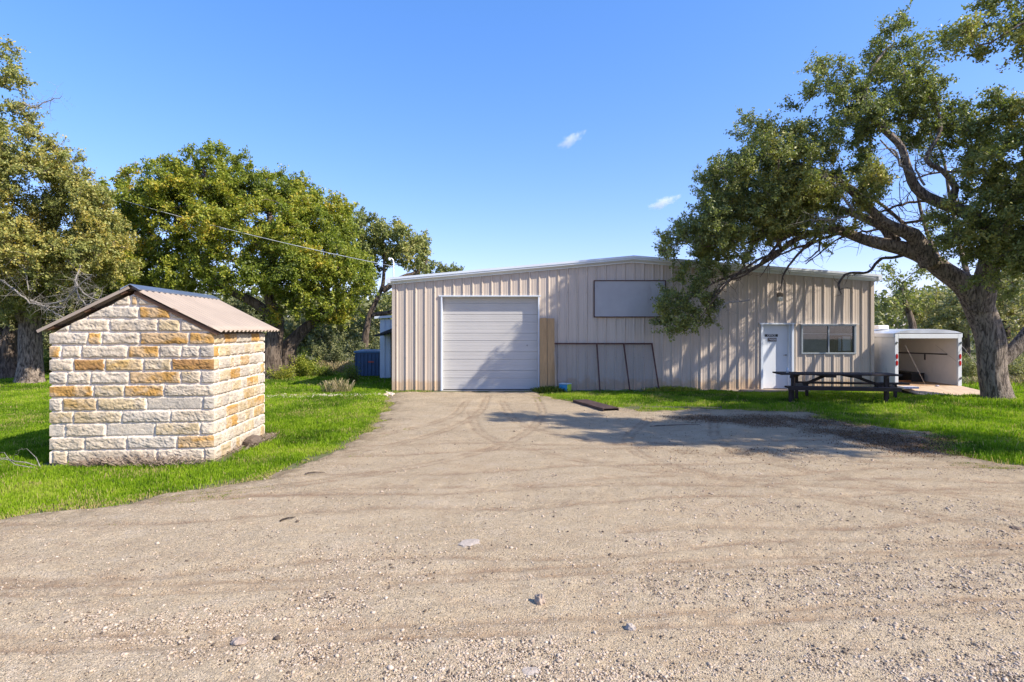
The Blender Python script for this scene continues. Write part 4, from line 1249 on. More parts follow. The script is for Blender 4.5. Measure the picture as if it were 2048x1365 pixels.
q = MB(); q.box(-0.16, 0.30, -0.12, 0.16, 0, 0.06); o = q.build("pale_board", simple("lilac_board", (0.68, 0.63, 0.65), 0.6), None, 0.008); o.location = (bx, by, 0.175)
tag(o, "pale folded board lying by the left corner of the trailer ramp", "board")

# ------------------------------------------------------------------ buildings and bins behind, on the left
LB = thing("lean_to_shed", "narrow pale blue metal shed behind the left corner of the workshop", "shed", (-4.55, 21.8, 0))
pale = simple("pale_blue_metal", (0.52, 0.58, 0.64), 0.4, var=0.06, vscale=1)
q = MB()
xx = -0.68
while xx < 0.62:
    q.box(xx, xx + 0.17, -0.02, 0.0, 0, 2.36); q.box(xx + 0.172, xx + 0.20, -0.045, 0.0, 0, 2.36); xx += 0.202
q.box(-0.68, 0.65, 0.002, 3.0, 0, 2.36)
q.build("wall", pale, LB)
q = MB(); q.beam((-0.86, -0.15, 2.43), (0.66, -0.15, 2.53), 0.05, 0.09); q.add([(-0.86, -0.17, 2.47), (0.66, -0.17, 2.57), (0.66, 3.1, 2.57), (-0.86, 3.1, 2.47)], [(0, 1, 2, 3)]); q.build("roof", trim, LB)
AW = thing("awning", "black sloping canopy sticking out behind the left corner of the workshop", "awning", (-4.4, 20.3, 0))
q = MB()
for a, b__ in (((-0.68, 0, 1.72), (0.5, 0, 2.18)),):
    q.add([(-0.68, -0.1, 1.74), (0.5, -0.1, 2.20), (0.5, 1.45, 2.22), (-0.68, 1.45, 1.76), (-0.68, -0.1, 1.70), (0.3, -0.1, 1.98), (0.3, 1.45, 2.0), (-0.68, 1.45, 1.72)], [(0, 1, 2, 3), (7, 6, 5, 4), (0, 4, 5, 1), (1, 5, 6, 2), (2, 6, 7, 3), (3, 7, 4, 0)])
q.build("canopy", simple("black_canvas", (0.018, 0.018, 0.02), 0.7), AW)
q = MB(); q.box(-0.20, -0.15, 0.6, 0.65, 0, 1.9); q.build("post", simple("dark_post", (0.03, 0.028, 0.025), 0.7), AW)
RKK = thing("pallet_stack", "tall stack of dark pallets under the black canopy", "pallets", (-4.02, 20.6, 0))
for k in range(12):
    q = MB(); z = k * 0.135
    q.box(-0.3, 0.3, 0, 1.0, z + 0.1, z + 0.12); q.box(-0.3, 0.3, 0, 1.0, z, z + 0.018)
    for y in (0.0, 0.45, 0.9): q.box(-0.3, -0.2, y, y + 0.09, z + 0.019, z + 0.099); q.box(0.2, 0.3, y, y + 0.09, z + 0.019, z + 0.099)
    q.build("pallet", simple("dark_pallet", (0.05, 0.045, 0.04), 0.8) if k == 0 else bpy.data.materials["dark_pallet"], RKK)
DP = thing("dumpster", "dark blue ribbed steel dumpster beside the pale shed", "dumpster", (-5.95, 22.3, 0), math.radians(6))
dbl = simple("dumpster_blue", (0.018, 0.06, 0.13), 0.5, var=0.25, vscale=3)
q = MB(); q.box(-0.40, 0.86, 0, 2.2, 0.08, 1.02); q.build("body", dbl, DP)
q = MB()
for k in range(9):
    x = -0.40 + k * 0.148; q.box(x, x + 0.045, -0.05, -0.001, 0.1, 0.97)
q.build("rib", dbl, DP)
q = MB(); q.box(-0.45, 0.90, -0.06, 2.25, 1.022, 1.08); q.build("rim", simple("dumpster_rim", (0.03, 0.12, 0.24), 0.4), DP)
q = MB(); q.box(0.12, 0.35, -0.056, -0.051, 0.62, 0.68); q.build("sticker", simple("red_sticker", (0.35, 0.05, 0.03), 0.5), DP)

# ------------------------------------------------------------------ trees
def catmull(pts, rad, step):
    pts = np.array(pts, float); rad = np.array(rad, float)
    Pp = np.vstack([2 * pts[0] - pts[1], pts, 2 * pts[-1] - pts[-2]])
    out, ro = [], []
    for i in range(len(pts) - 1):
        a, b_, c, d = Pp[i], Pp[i + 1], Pp[i + 2], Pp[i + 3]
        n = max(1, int(np.linalg.norm(c - b_) / step))
        for k in range(n):
            t = k / n
            out.append(0.5 * (2 * b_ + (c - a) * t + (2 * a - 5 * b_ + 4 * c - d) * t * t + (3 * b_ - a - 3 * c + d) * t ** 3))
            ro.append(rad[i] * (1 - t) + rad[i + 1] * t)
    out.append(pts[-1]); ro.append(rad[-1])
    return np.array(out), np.array(ro)

def blob_pts(blobs, spacing, rng, gap=0.30, nsc=0.8):
    """clump centres inside a union of ellipsoids, thinned by noise so gaps stay open"""
    out = []; tn = []
    for bl in blobs:
        c, r, dens = bl[0], bl[1], bl[2]
        tnn = bl[3] if len(bl) > 3 else 0.0
        vol = 4.19 * r[0] * r[1] * r[2]
        n = int(vol / spacing ** 3 * 1.1 * dens) + 3
        d = rng.normal(size=(n, 3)); d /= np.linalg.norm(d, axis=1, keepdims=True)
        rr = rng.random(n) ** (1 / 3.2)
        p = c + d * rr[:, None] * r
        out.append(p); tn.append(np.full(n, tnn))
    p = np.vstack(out); tn = np.concatenate(tn)
    k = vnoise(p * nsc, 99) > gap
    p, tn = p[k], tn[k]
    # keep a minimum distance
    cell = {}
    keep = []
    md = spacing * 0.62
    for i in rng.permutation(len(p)):
        key = tuple((p[i] // md).astype(int))
        if key in cell: continue
        cell[key] = 1; keep.append(i)
    return p[keep], tn[keep]

def leaf_quads(c, size, rng, up=0.35, aspect=0.5, out=None):
    n = len(c)
    d = rng.normal(size=(n, 3)); d[:, 2] -= 0.1; d /= np.linalg.norm(d, axis=1, keepdims=True)
    nm = rng.normal(size=(n, 3)) * 0.8; nm[:, 2] += up
    if out is not None: nm = nm + out
    nm = nm; nm /= np.linalg.norm(nm, axis=1, keepdims=True)
    s = np.cross(d, nm); s /= (np.linalg.norm(s, axis=1, keepdims=True) + 1e-9)
    L = (size * (0.7 + 0.6 * rng.random(n)))[:, None]
    W = L * aspect
    V = np.stack([c - d * L * 0.5, c + s * W * 0.5 + d * L * 0.08, c + d * L * 0.5, c - s * W * 0.5 + d * L * 0.08], 1)
    return V.reshape(-1, 3), np.arange(n * 4).reshape(n, 4)

def make_tree(label, trunks, blobs, base, leafm, barkm, rng, step=0.35, spacing=0.6, leaf=0.07, nleaf=150, clump=0.42, twigs=4, tip=0.008, cat="tree", group=None,
              name="oak_tree", gap=0.30, bare=None, barem=None, flare=0.0, sides=14, tbias=0.0, up=0.35, power=0.47):
    root = thing(name, label, cat, tuple(base), group=group)
    base = np.array(base, float)
    Pn = np.zeros((200000, 3)); par = np.full(200000, -1); rf_ = np.zeros(200000); dep = np.zeros(200000)
    n = 0
    mains = []
    for pts_, rad_ in trunks:
        cp, cr = catmull(pts_, rad_, step * 0.6)
        cp = cp + (np.column_stack([vnoise(cp * 1.3, 1), vnoise(cp * 1.3, 2), vnoise(cp * 1.3, 3)]) - 0.5) * np.minimum(cr * 1.0, 0.12)[:, None]
        s0 = n
        for i, (p, r) in enumerate(zip(cp, cr)):
            Pn[n] = p; rf_[n] = r
            if i == 0:
                if s0 > 0:
                    j = int(np.argmin(np.linalg.norm(Pn[:s0] - p, axis=1))); par[n] = j; dep[n] = dep[j] + 0.1
            else:
                par[n] = n - 1; dep[n] = dep[n - 1] + step * 0.6
            n += 1
        mains.append((s0, n))
    nmain = n
    T, tn = blob_pts(blobs, spacing, rng, gap)
    dd = np.full(len(T), 1e9)
    for i in range(0, nmain, 3): dd = np.minimum(dd, np.linalg.norm(T - Pn[i], axis=1))
    order = np.argsort(dd)
    chains = []; tips = []
    lowz = base[2] + 1.2
    for ti in order:
        t = T[ti]
        v = t - Pn[:n]
        d = np.linalg.norm(v, axis=1)
        cost = d + 0.10 * dep[:n] + np.where(Pn[:n, 2] < lowz, 3.0, 0)
        j = int(np.argmin(cost)); L = d[j]
        k = max(1, int(math.ceil(L / step)))
        pd = Pn[j] - Pn[par[j]] if par[j] >= 0 else np.array([0, 0, 1.0])
        pd = pd / (np.linalg.norm(pd) + 1e-9)
        ctrl = Pn[j] + pd * L * 0.35 + v[j] * 0.2 + rng.normal(size=3) * L * 0.10
        ch = [j]
        for q_ in range(1, k + 1):
            u = q_ / k
            p = (1 - u) ** 2 * Pn[j] + 2 * u * (1 - u) * ctrl + u * u * t
            if q_ < k: p = p + rng.normal(size=3) * 0.05 * min(1, L)
            Pn[n] = p; par[n] = ch[-1]; dep[n] = dep[ch[-1]] + L / k; ch.append(n); n += 1
        chains.append(ch); tips.append(n - 1)
    w = np.zeros(n)
    for t in tips: w[t] += 1
    for i in range(n - 1, 0, -1):
        if par[i] >= 0: w[par[i]] += w[i]
    r = tip * np.maximum(w, 1) ** power
    r = np.where(rf_[:n] > 0, np.maximum(rf_[:n], 0), r)
    r = np.where(rf_[:n] > 0, r, np.minimum(r, 0.16))
    Vb, Fb, b0 = [], [], 0
    ang = np.arange(sides) * 2 * math.pi / sides
    for mi, (s0, e0) in enumerate(mains):
        idx = list(range(s0, e0))
        pp_ = Pn[idx]; rr = r[idx].copy()
        hz = pp_[:, 2] - base[2]
        wob = []
        for i in range(len(idx)):
            q3 = np.column_stack([np.cos(ang) * 1.3, np.sin(ang) * 1.3, np.full(sides, hz[i] * 0.6)])
            q4 = np.column_stack([np.cos(ang) * 3.5, np.sin(ang) * 3.5, np.full(sides, hz[i] * 1.2)])
            fl_ = flare * math.exp(-max(hz[i], 0) / 0.35) if mi == 0 else 0
            wob.append(0.88 + 0.24 * vnoise(q3, 7 + mi) + 0.10 * (vnoise(q4, 17 + mi) - 0.5) + fl_ * (0.6 + 0.8 * vnoise(q3 * 1.7, 5)))
        V, Fq = tube_np(pp_, rr, sides, wob)
        Vb.append(V); Fb.append(Fq + b0); b0 += len(V)
    for ch in chains:
        pp_ = Pn[ch]; rr = r[ch].copy(); rr[0] = min(rr[0], rr[1] * 1.2) if len(rr) > 1 else rr[0]
        V, Fq = tube_np(pp_, rr, 6 if rr[0] > 0.03 else 4)
        Vb.append(V); Fb.append(Fq + b0); b0 += len(V)
    # leaves: along short twigs that leave each tip
    nt_ = len(T)
    ns = twigs
    dirs = rng.normal(size=(nt_, ns, 3)); dirs[..., 2] += 0.25
    dirs /= np.linalg.norm(dirs, axis=2, keepdims=True)
    Lt = clump * (0.55 + 0.6 * rng.random((nt_, ns, 1)))
    ends = T[:, None] + dirs * Lt
    if tip > 0.006:
        for i in range(nt_):
            for s in range(ns):
                a, e = T[i], ends[i, s]
                m_ = (a + e) / 2 + rng.normal(size=3) * 0.03
                V, Fq = tube_np(np.array([a, m_, e]), np.array([tip * 0.8, tip * 0.6, tip * 0.3]), 3)
                Vb.append(V); Fb.append(Fq + b0); b0 += len(V)
    per = max(1, nleaf // ns)
    tt = rng.random((nt_, ns, per, 1)) ** 0.7 * 1.05
    jig = rng.normal(size=(nt_, ns, per, 3)) * clump * 0.13
    C = (T[:, None, None] + (ends - T[:, None])[:, :, None] * tt + jig).reshape(-1, 3)
    tones = np.repeat(0.5 + (fbm(T * 0.55, 5, 3) - 0.5) * 0.62 + (rng.random(nt_) - 0.5) * 0.34 + tn, ns * per)
    k = rng.random(len(C)) < 0.93
    outw = ((C - np.repeat(T, ns * per, axis=0)) / clump * 0.9)[k]
    C, tones = C[k], tones[k]
    V, Fq = leaf_quads(C, np.full(len(C), leaf), rng, up, 0.5, outw)
    tones = np.clip(tones + (rng.random(len(C)) - 0.5) * 0.46 + tbias, 0.0, 1)
    link("trunk", np_mesh("trunk", np.vstack(Vb) - base, np.vstack(Fb), True), barkm, root)
    link("crown", np_mesh("crown", V - base, Fq, False, {"rnd": ('FACE', 'FLOAT', tones)}), leafm, root)
    print(label[:40], "tips", nt_, "leaves", len(C))
    return root

def px_blob(px, py, Y, rx, ry, rd, dens=1.0, tn=0.0):
    s = F / Y
    return (P(px, py, Y), np.array([rx / s, rd, ry / s]), dens, tn)
def px_path(pts):
    return [P(a, b_, y) for a, b_, y, *_ in pts], [q[3] for q in pts]

oakleaf = leaf_mat("oak_leaf", [(0.056, 0.070, 0.024), (0.120, 0.142, 0.042), (0.195, 0.220, 0.064), (0.275, 0.290, 0.085), (0.37, 0.35, 0.105), (0.46, 0.36, 0.08)], 0.25, 0.5, 0.35)
greenleaf = leaf_mat("green_leaf", [(0.045, 0.064, 0.012), (0.105, 0.142, 0.020), (0.185, 0.23, 0.028), (0.28, 0.305, 0.036), (0.40, 0.37, 0.048), (0.50, 0.31, 0.03)], 0.32, 0.5, 0.35)
greyleaf = leaf_mat("grey_leaf", [(0.065, 0.078, 0.040), (0.12, 0.138, 0.062), (0.19, 0.20, 0.085), (0.27, 0.265, 0.11), (0.35, 0.32, 0.14), (0.42, 0.35, 0.15)], 0.25, 0.55, 0.3)
bark = bark_mat("oak_bark", (0.07, 0.050, 0.036), (0.36, 0.285, 0.22), 18.0)
bark2 = bark_mat("warm_bark", (0.05, 0.033, 0.022), (0.20, 0.15, 0.11), 11.0)
deadm = bark_mat("dead_twig", (0.25, 0.22, 0.19), (0.46, 0.42, 0.37), 20.0)

# --- the big live oak on the right
rng = np.random.default_rng(11)
tr = [
    px_path([(1992, 806, 15.3, 0.37), (1988, 765, 15.3, 0.335), (1982, 715, 15.3, 0.32), (1977, 665, 15.3, 0.33), (1966, 625, 15.3, 0.35), (1942, 590, 15.3, 0.31), (1910, 556, 15.3, 0.28), (1870, 526, 15.3, 0.24), (1825, 503, 15.3, 0.21), (1775, 489, 15.3, 0.18), (1725, 477, 15.4, 0.14), (1680, 461, 15.5, 0.12), (1640, 462, 15.6, 0.095), (1590, 480, 15.7, 0.08), (1545, 515, 15.8, 0.06), (1500, 540, 15.9, 0.045), (1440, 560, 16, 0.035), (1390, 590, 16, 0.02)]),
    px_path([(1862, 530, 15.2, 0.24), (1842, 495, 15.1, 0.2), (1826, 470, 15.0, 0.19), (1800, 458, 14.9, 0.15), (1770, 440, 14.8, 0.12), (1735, 410, 14.8, 0.10), (1700, 380, 14.8, 0.08), (1660, 350, 14.8, 0.06), (1600, 330, 14.8, 0.04)]),
    px_path([(1790, 486, 15.3, 0.17), (1770, 455, 15.4, 0.14), (1740, 440, 15.6, 0.12), (1700, 425, 15.9, 0.10), (1650, 415, 16.2, 0.07), (1580, 410, 16.4, 0.05), (1500, 420, 16.5, 0.03)]),
    px_path([(1962, 620, 15.2, 0.30), (1972, 560, 15.0, 0.25), (1982, 500, 14.7, 0.21), (1970, 450, 14.4, 0.18), (1930, 425, 14.3, 0.16), (1882, 404, 14.2, 0.145), (1832, 374, 14.2, 0.12), (1816, 335, 14.2, 0.10), (1803, 297, 14.2, 0.085), (1768, 262, 14.3, 0.085), (1732, 222, 14.4, 0.07), (1731, 185, 14.4, 0.055), (1746, 136, 14.5, 0.04), (1775, 95, 14.5, 0.02)]),
    px_path([(1985, 500, 14.7, 0.24), (2020, 420, 14.2, 0.19), (2060, 330, 13.7, 0.15), (2090, 250, 13.3, 0.11), (2100, 180, 13, 0.07)]),
    px_path([(1845, 508, 15.3, 0.08), (1800, 440, 16.0, 0.05), (1730, 390, 16.5, 0.04), (1660, 350, 16.8, 0.03), (1590, 330, 17.0, 0.02)]),
    px_path([(1890, 545, 15.3, 0.08), (1850, 450, 16.2, 0.045), (1820, 350, 16.6, 0.035), (1760, 280, 16.8, 0.02)]),
    px_path([(1950, 600, 15.4, 0.10), (1920, 500, 16.2, 0.06), (1900, 400, 16.5, 0.045), (1880, 300, 16.6, 0.03), (1830, 240, 16.6, 0.02)]),
    px_path([(1895, 412, 14.2, 0.10), (1910, 375, 14.1, 0.08), (1885, 345, 14.1, 0.06), (1850, 320, 14.1, 0.05), (1880, 260, 14.1, 0.04), (1870, 200, 14.2, 0.02)]),
    px_path([(1998, 735, 15.4, 0.17), (2030, 700, 15.4, 0.19), (2080, 640, 15.3, 0.18), (2150, 580, 15.0, 0.15), (2230, 500, 14.6, 0.10), (2320, 430, 14.2, 0.06)]),
    px_path([(1990, 520, 14.8, 0.2), (2050, 470, 13.6, 0.17), (2130, 400, 12.2, 0.14), (2260, 300, 10.8, 0.10), (2380, 220, 9.8, 0.06)]),
]
bl = [px_blob(1345, 605, 16.2, 40, 42, 0.7), px_blob(1330, 470, 16.2, 16, 10, 0.3, .8), px_blob(1368, 545, 16.3, 56, 40, 0.9), px_blob(1395, 505, 16.2, 72, 50, 1.1), px_blob(1345, 650, 16.2, 30, 30, .5), px_blob(1440, 500, 16.0, 60, 46, 1.1), px_blob(1390, 620, 16.0, 44, 30, .5), px_blob(1520, 455, 15.8, 80, 40, 1.1), px_blob(1600, 430, 15.6, 80, 40, 1.2), px_blob(1362, 468, 16.3, 46, 24, 0.7), px_blob(1400, 580, 16, 34, 30, .5, .5), px_blob(1452, 440, 15.6, 72, 56, 1.1), px_blob(1432, 445, 15.0, 44, 34, 0.8, .8), px_blob(1450, 350, 14.7, 55, 40, 0.8, .8), px_blob(1420, 620, 16.2, 26, 30, .4, .4),
      px_blob(1470, 365, 15.8, 66, 50, 1.3), px_blob(1540, 400, 15.6, 95, 62, 1.6), px_blob(1500, 290, 15.6, 42, 46, 0.9), px_blob(1500, 245, 15.6, 22, 28, 0.5), px_blob(1560, 330, 15.3, 85, 60, 1.6), px_blob(1650, 390, 15.0, 95, 60, 1.7),
      px_blob(1605, 285, 15.0, 66, 30, 1.2), px_blob(1665, 150, 14.7, 55, 30, 0.9), px_blob(1640, 190, 14.8, 50, 26, 0.9), px_blob(1780, 75, 14.5, 46, 28, 0.8), px_blob(1790, 115, 14.5, 48, 28, 0.8), px_blob(1745, 150, 14.5, 38, 40, 0.9, .6),
      px_blob(1815, 175, 14.4, 60, 34, 1.0), px_blob(1860, 190, 14.2, 36, 30, 0.9), px_blob(1700, 235, 14.6, 80, 40, 1.3), px_blob(1800, 235, 15.0, 90, 50, 1.1, .8), px_blob(1870, 260, 15.0, 60, 46, 0.9, .4), px_blob(1700, 310, 15.3, 60, 40, 0.9, .6),
      px_blob(1930, 245, 13.8, 60, 34, 1.2, .7), px_blob(1920, 310, 15.2, 70, 50, 0.9, .5), px_blob(2010, 270, 13.4, 60, 70, 1.4, 1.0, .1), px_blob(2035, 215, 13.2, 30, 20, 1.0, 1.0, .1), px_blob(2000, 350, 13.2, 80, 60, 1.4, 1.0, .08),
      px_blob(1960, 440, 13.4, 85, 62, 1.0), px_blob(2030, 470, 13.2, 70, 80, 1.2), px_blob(1925, 495, 14.6, 50, 40, 0.5, .8), px_blob(2020, 545, 13.6, 55, 40, 0.9, .7), px_blob(1870, 460, 15.0, 40, 30, 0.5, .4),
      px_blob(1630, 470, 15.4, 60, 30, 0.9, .35), px_blob(1770, 370, 15.6, 50, 34, 0.7, .4), px_blob(1560, 470, 15.9, 70, 26, 0.9, .5), px_blob(1690, 440, 14.9, 50, 30, .8, .5)]
for (x, y, z, rx, ry, rz, d) in ((14.2, 11.6, 7.2, 1.6, 1.6, 1.4, .8), (12.6, 9.7, 6.0, 1.3, 1.2, 1.2, .9), (14.3, 9.2, 7.0, 1.6, 1.4, 1.2, .8), (15.6, 12.4, 6.0, 1.4, 1.2, 1.3, .7), (12.9, 11.4, 5.2, 1.2, 1.0, 0.8, .9),
                                 (17.0, 13.0, 6.6, 1.6, 1.2, 1.3, .6), (12.8, 8.2, 7.2, 1.2, 1.0, 0.9, .8)):
    bl.append((np.array([x, y, z]), np.array([rx, ry, rz]), d, 0.0))
OAK = make_tree("big gnarled live oak leaning over the picnic table and the workshop", tr, bl, tr[0][0][0] * np.array([1, 1, 0]), oakleaf, bark, rng, step=0.28, spacing=0.46, leaf=0.078, nleaf=290, clump=0.36, twigs=7, tip=0.0068, gap=0.26, flare=0.12, sides=28)
# dead lichen-grey twigs and the low bare limb
def bare_twigs(paths, rng, name, mat, root, kids=5, r=0.012, L=0.5, up=-0.1):
    base = np.array(root.location)
    for pts_, rad_ in paths:
        Vb, Fb, b0 = [], [], 0
        cp, cr = catmull(pts_, rad_, 0.12)
        cp = cp + rng.normal(size=cp.shape) * 0.012
        V, Fq = tube_np(cp, cr, 6); Vb.append(V); Fb.append(Fq + b0); b0 += len(V)
        for i in range(2, len(cp)):
            for _ in range(kids):
                if rng.random() > 0.40: continue
                d = rng.normal(size=3); d[2] += up; d /= np.linalg.norm(d)
                l = L * (0.3 + rng.random())
                p0 = cp[i]; d2 = d + rng.normal(size=3) * 0.45
                seg = np.array([p0, p0 + d * l * 0.4, p0 + d * l * 0.4 + d2 * l * 0.35, p0 + d * l * 0.4 + d2 * l * 0.6 + rng.normal(size=3) * 0.12 * l])
                rr = min(cr[i] * 0.55, r)
                V, Fq = tube_np(seg, np.array([rr, rr * 0.75, rr * 0.5, rr * 0.25]), 4); Vb.append(V); Fb.append(Fq + b0); b0 += len(V)
                for s in (1, 2):
                    e = seg[s] + rng.normal(size=3) * 0.22 * l * 1.6
                    V, Fq = tube_np(np.array([seg[s], (seg[s] + e) / 2 + rng.normal(size=3) * 0.03, e]), np.array([rr * 0.5, rr * 0.4, rr * 0.2]), 3); Vb.append(V); Fb.append(Fq + b0); b0 += len(V)
        link(name, np_mesh(name, np.vstack(Vb) - base, np.vstack(Fb), True), mat, root)
bare_twigs([px_path([(1812, 508, 15.3, 0.05), (1790, 514, 15.3, 0.046), (1764, 518, 15.2, 0.042), (1750, 530, 15.1, 0.038), (1735, 544, 15.0, 0.036), (1700, 547, 14.9, 0.034), (1684, 558, 14.9, 0.028), (1676, 572, 14.8, 0.03), (1683, 590, 14.8, 0.012)])], rng, "low_limb", bark2, OAK, kids=1, r=0.012, L=0.25)
bare_twigs([px_path([(1690, 462, 15.3, 0.05), (1640, 480, 15.2, 0.04), (1600, 505, 15.1, 0.035), (1570, 545, 15.0, 0.025), (1560, 580, 15.0, 0.01)]),
            px_path([(1660, 455, 15.2, 0.05), (1610, 490, 15.1, 0.04), (1580, 500, 15.1, 0.03), (1545, 520, 15.1, 0.02), (1520, 555, 15.1, 0.01)]),
            px_path([(1560, 500, 15.5, 0.04), (1500, 530, 15.5, 0.035), (1450, 570, 15.6, 0.03), (1420, 610, 15.7, 0.015)]),
            px_path([(1620, 465, 15.6, 0.06), (1570, 475, 15.6, 0.05), (1545, 500, 15.6, 0.04), (1500, 545, 15.6, 0.03), (1440, 575, 15.7, 0.02), (1400, 640, 15.8, 0.01)]),
            px_path([(1640, 470, 15.3, 0.03), (1638, 500, 15.2, 0.025), (1622, 515, 15.2, 0.02), (1610, 524, 15.2, 0.008)])], rng, "hanging_branch", bark2, OAK, kids=3, r=0.010, L=0.40)
bare_twigs([px_path([(1720, 440, 14.6, 0.04), (1690, 400, 14.5, 0.03), (1670, 370, 14.4, 0.02), (1650, 350, 14.4, 0.01)]), px_path([(1700, 430, 14.6, 0.03), (1660, 440, 14.4, 0.02), (1620, 440, 14.3, 0.01)]),
            px_path([(1830, 350, 14.0, 0.04), (1800, 330, 13.9, 0.03), (1790, 300, 13.9, 0.02), (1760, 300, 13.9, 0.01)]), px_path([(1500, 600, 15.6, 0.02), (1450, 610, 15.7, 0.02), (1430, 640, 15.8, 0.01)]),
            px_path([(1850, 370, 14.0, 0.03), (1830, 330, 13.9, 0.02), (1860, 310, 13.9, 0.01)])], rng, "dead_wood", deadm, OAK, kids=5, r=0.009, L=0.45)

bare_twigs([([np.array([9.6, 16.3, 4.6]), np.array([10.6, 16.2, 5.3]), np.array([11.8, 16.1, 5.7]), np.array([12.8, 15.8, 5.6])], [0.02, 0.03, 0.04, 0.05]), ([np.array([8.8, 16.5, 3.9]), np.array([9.8, 16.3, 4.7]), np.array([10.8, 16.0, 4.9]), np.array([12.2, 15.6, 5.2])], [0.015, 0.025, 0.035, 0.05]),
            ([np.array([11.8, 16.6, 6.4]), np.array([12.6, 16.2, 6.6]), np.array([13.4, 15.6, 6.4])], [0.02, 0.03, 0.05])], rng, "bare_limb", bark2, OAK, kids=3, r=0.016, L=0.8, up=0.2)

# --- oak off to the right near the lens: only its branch tips reach the picture
rng = np.random.default_rng(12)
tr = [([np.array([13.6, 6.2, 0]), np.array([13.5, 6.3, 1.5]), np.array([13.0, 6.6, 3.2]), np.array([12.0, 7.2, 4.8]), np.array([10.6, 8.0, 6.0]), np.array([9.2, 8.5, 6.6])], [0.4, 0.34, 0.3, 0.2, 0.12, 0.06]),
      ([np.array([13.2, 6.5, 2.6]), np.array([14.2, 6.0, 4.5]), np.array([14.8, 5.8, 6.5])], [0.25, 0.16, 0.08])]
bl = [px_blob(1885, 98, 8.8, 26, 20, 0.35), px_blob(1925, 78, 8.8, 40, 26, 0.45), px_blob(1985, 90, 8.8, 40, 18, 0.4), px_blob(1980, 45, 8.8, 34, 12, 0.4), px_blob(2045, 55, 8.7, 36, 24, 0.5), px_blob(1990, 2, 8.8, 24, 10, 0.4), px_blob(2085, -20, 8.6, 50, 40, 0.7),
      px_blob(2215, 60, 8.4, 90, 90, 1.0), px_blob(2050, 100, 8.8, 10, 14, 0.2)]
for (x, y, z, rx, ry, rz, d) in ((11.2, 7.8, 7.0, 1.3, 1.1, 1.0, .8), (13.0, 7.4, 7.2, 1.4, 1.2, 1.1, .8), (14.8, 6.2, 7.0, 1.5, 1.3, 1.2, .8), (10.4, 8.2, 7.4, 1.0, .8, .6, .8), (10.1, 9.0, 5.0, 0.9, 0.8, 0.7, .9), (11.4, 9.4, 5.6, 1.2, 1.0, 0.8, .9), (12.6, 8.8, 6.4, 1.2, 1.0, 0.9, .9), (11.8, 8.2, 5.0, 1.0, 0.9, 0.6, .7), (9.6, 8.2, 5.6, .7, .6, .5, .8), (8.9, 7.1, 5.8, 1.0, .8, .6, 1.3), (10.1, 6.7, 6.2, 1.3, .9, .6, 1.3), (11.3, 6.2, 6.2, 1.2, .9, .7, 1.2), (9.4, 7.8, 7.0, 1.0, .7, .5, 1.2), (8.7, 7.6, 5.0, .7, .5, .4, 1.3), (7.9, 6.9, 5.6, .6, .5, .3, 1.0), (10.5, 7.9, 6.0, 1.2, .8, .6, 1.2)):
    bl.append((np.array([x, y, z]), np.array([rx, ry, rz]), d, 0.0))
make_tree("oak branch tips reaching in from the top right corner of the picture", tr, bl, (13.6, 6.2, 0), oakleaf, bark, rng, step=0.28, spacing=0.38, leaf=0.058, nleaf=270, clump=0.30, twigs=6, tip=0.006)

# --- left side
rng = np.random.default_rng(21)
tr = [px_path([(62, 770, 20.0, 0.40), (58, 720, 20.0, 0.34), (55, 680, 20.0, 0.33), (62, 640, 20.0, 0.30), (75, 590, 19.8, 0.22), (90, 520, 19.3, 0.18), (110, 440, 18.8, 0.14), (130, 360, 18.3, 0.08)]),
      px_path([(60, 650, 20, 0.22), (30, 610, 19.6, 0.17), (0, 560, 19, 0.15), (-40, 440, 18, 0.12), (-50, 300, 17.2, 0.08), (-10, 170, 16.8, 0.04)]),
      px_path([(75, 590, 19.8, 0.15), (120, 560, 19.2, 0.11), (170, 510, 18.8, 0.08), (210, 460, 18.6, 0.05)])]
bl = [px_blob(0, 110, 16.2, 16, 26, 0.5, .8), px_blob(8, 165, 16.2, 26, 30, 0.7, .8), px_blob(-5, 240, 16.4, 44, 50, 1.2), px_blob(50, 225, 16.5, 30, 16, 0.6, .35), px_blob(35, 300, 16.8, 62, 44, 1.3), px_blob(110, 320, 17.2, 44, 28, 1.0), px_blob(140, 350, 17.4, 34, 22, .8),
      px_blob(60, 375, 17.3, 90, 60, 1.6), px_blob(140, 400, 17.6, 62, 50, 1.3), px_blob(40, 455, 17.8, 100, 60, 1.8), px_blob(170, 450, 18.0, 60, 50, 1.4), px_blob(205, 500, 18.4, 52, 50, 1.4), px_blob(110, 520, 18.4, 90, 55, 1.8), px_blob(0, 540, 18.4, 80, 50, 1.6), px_blob(175, 545, 18.6, 60, 40, 1.2),
      px_blob(-90, 300, 17, 80, 110, 1.8), px_blob(-110, 460, 17.5, 90, 90, 2.0), px_blob(40, 600, 19.5, 90, 40, 1.4, .7, -.15), px_blob(190, 385, 17.7, 20, 18, .5, .6)]
T1 = make_tree("tall leafy oak at the left edge with bare pale twigs low in its crown", tr, bl, tr[0][0][0] * np.array([1, 1, 0]), oakleaf, bark, rng, step=0.32, spacing=0.50, leaf=0.086, nleaf=280, clump=0.40, twigs=6, tip=0.0075, gap=0.25, flare=0.2, sides=20, tbias=0.22)
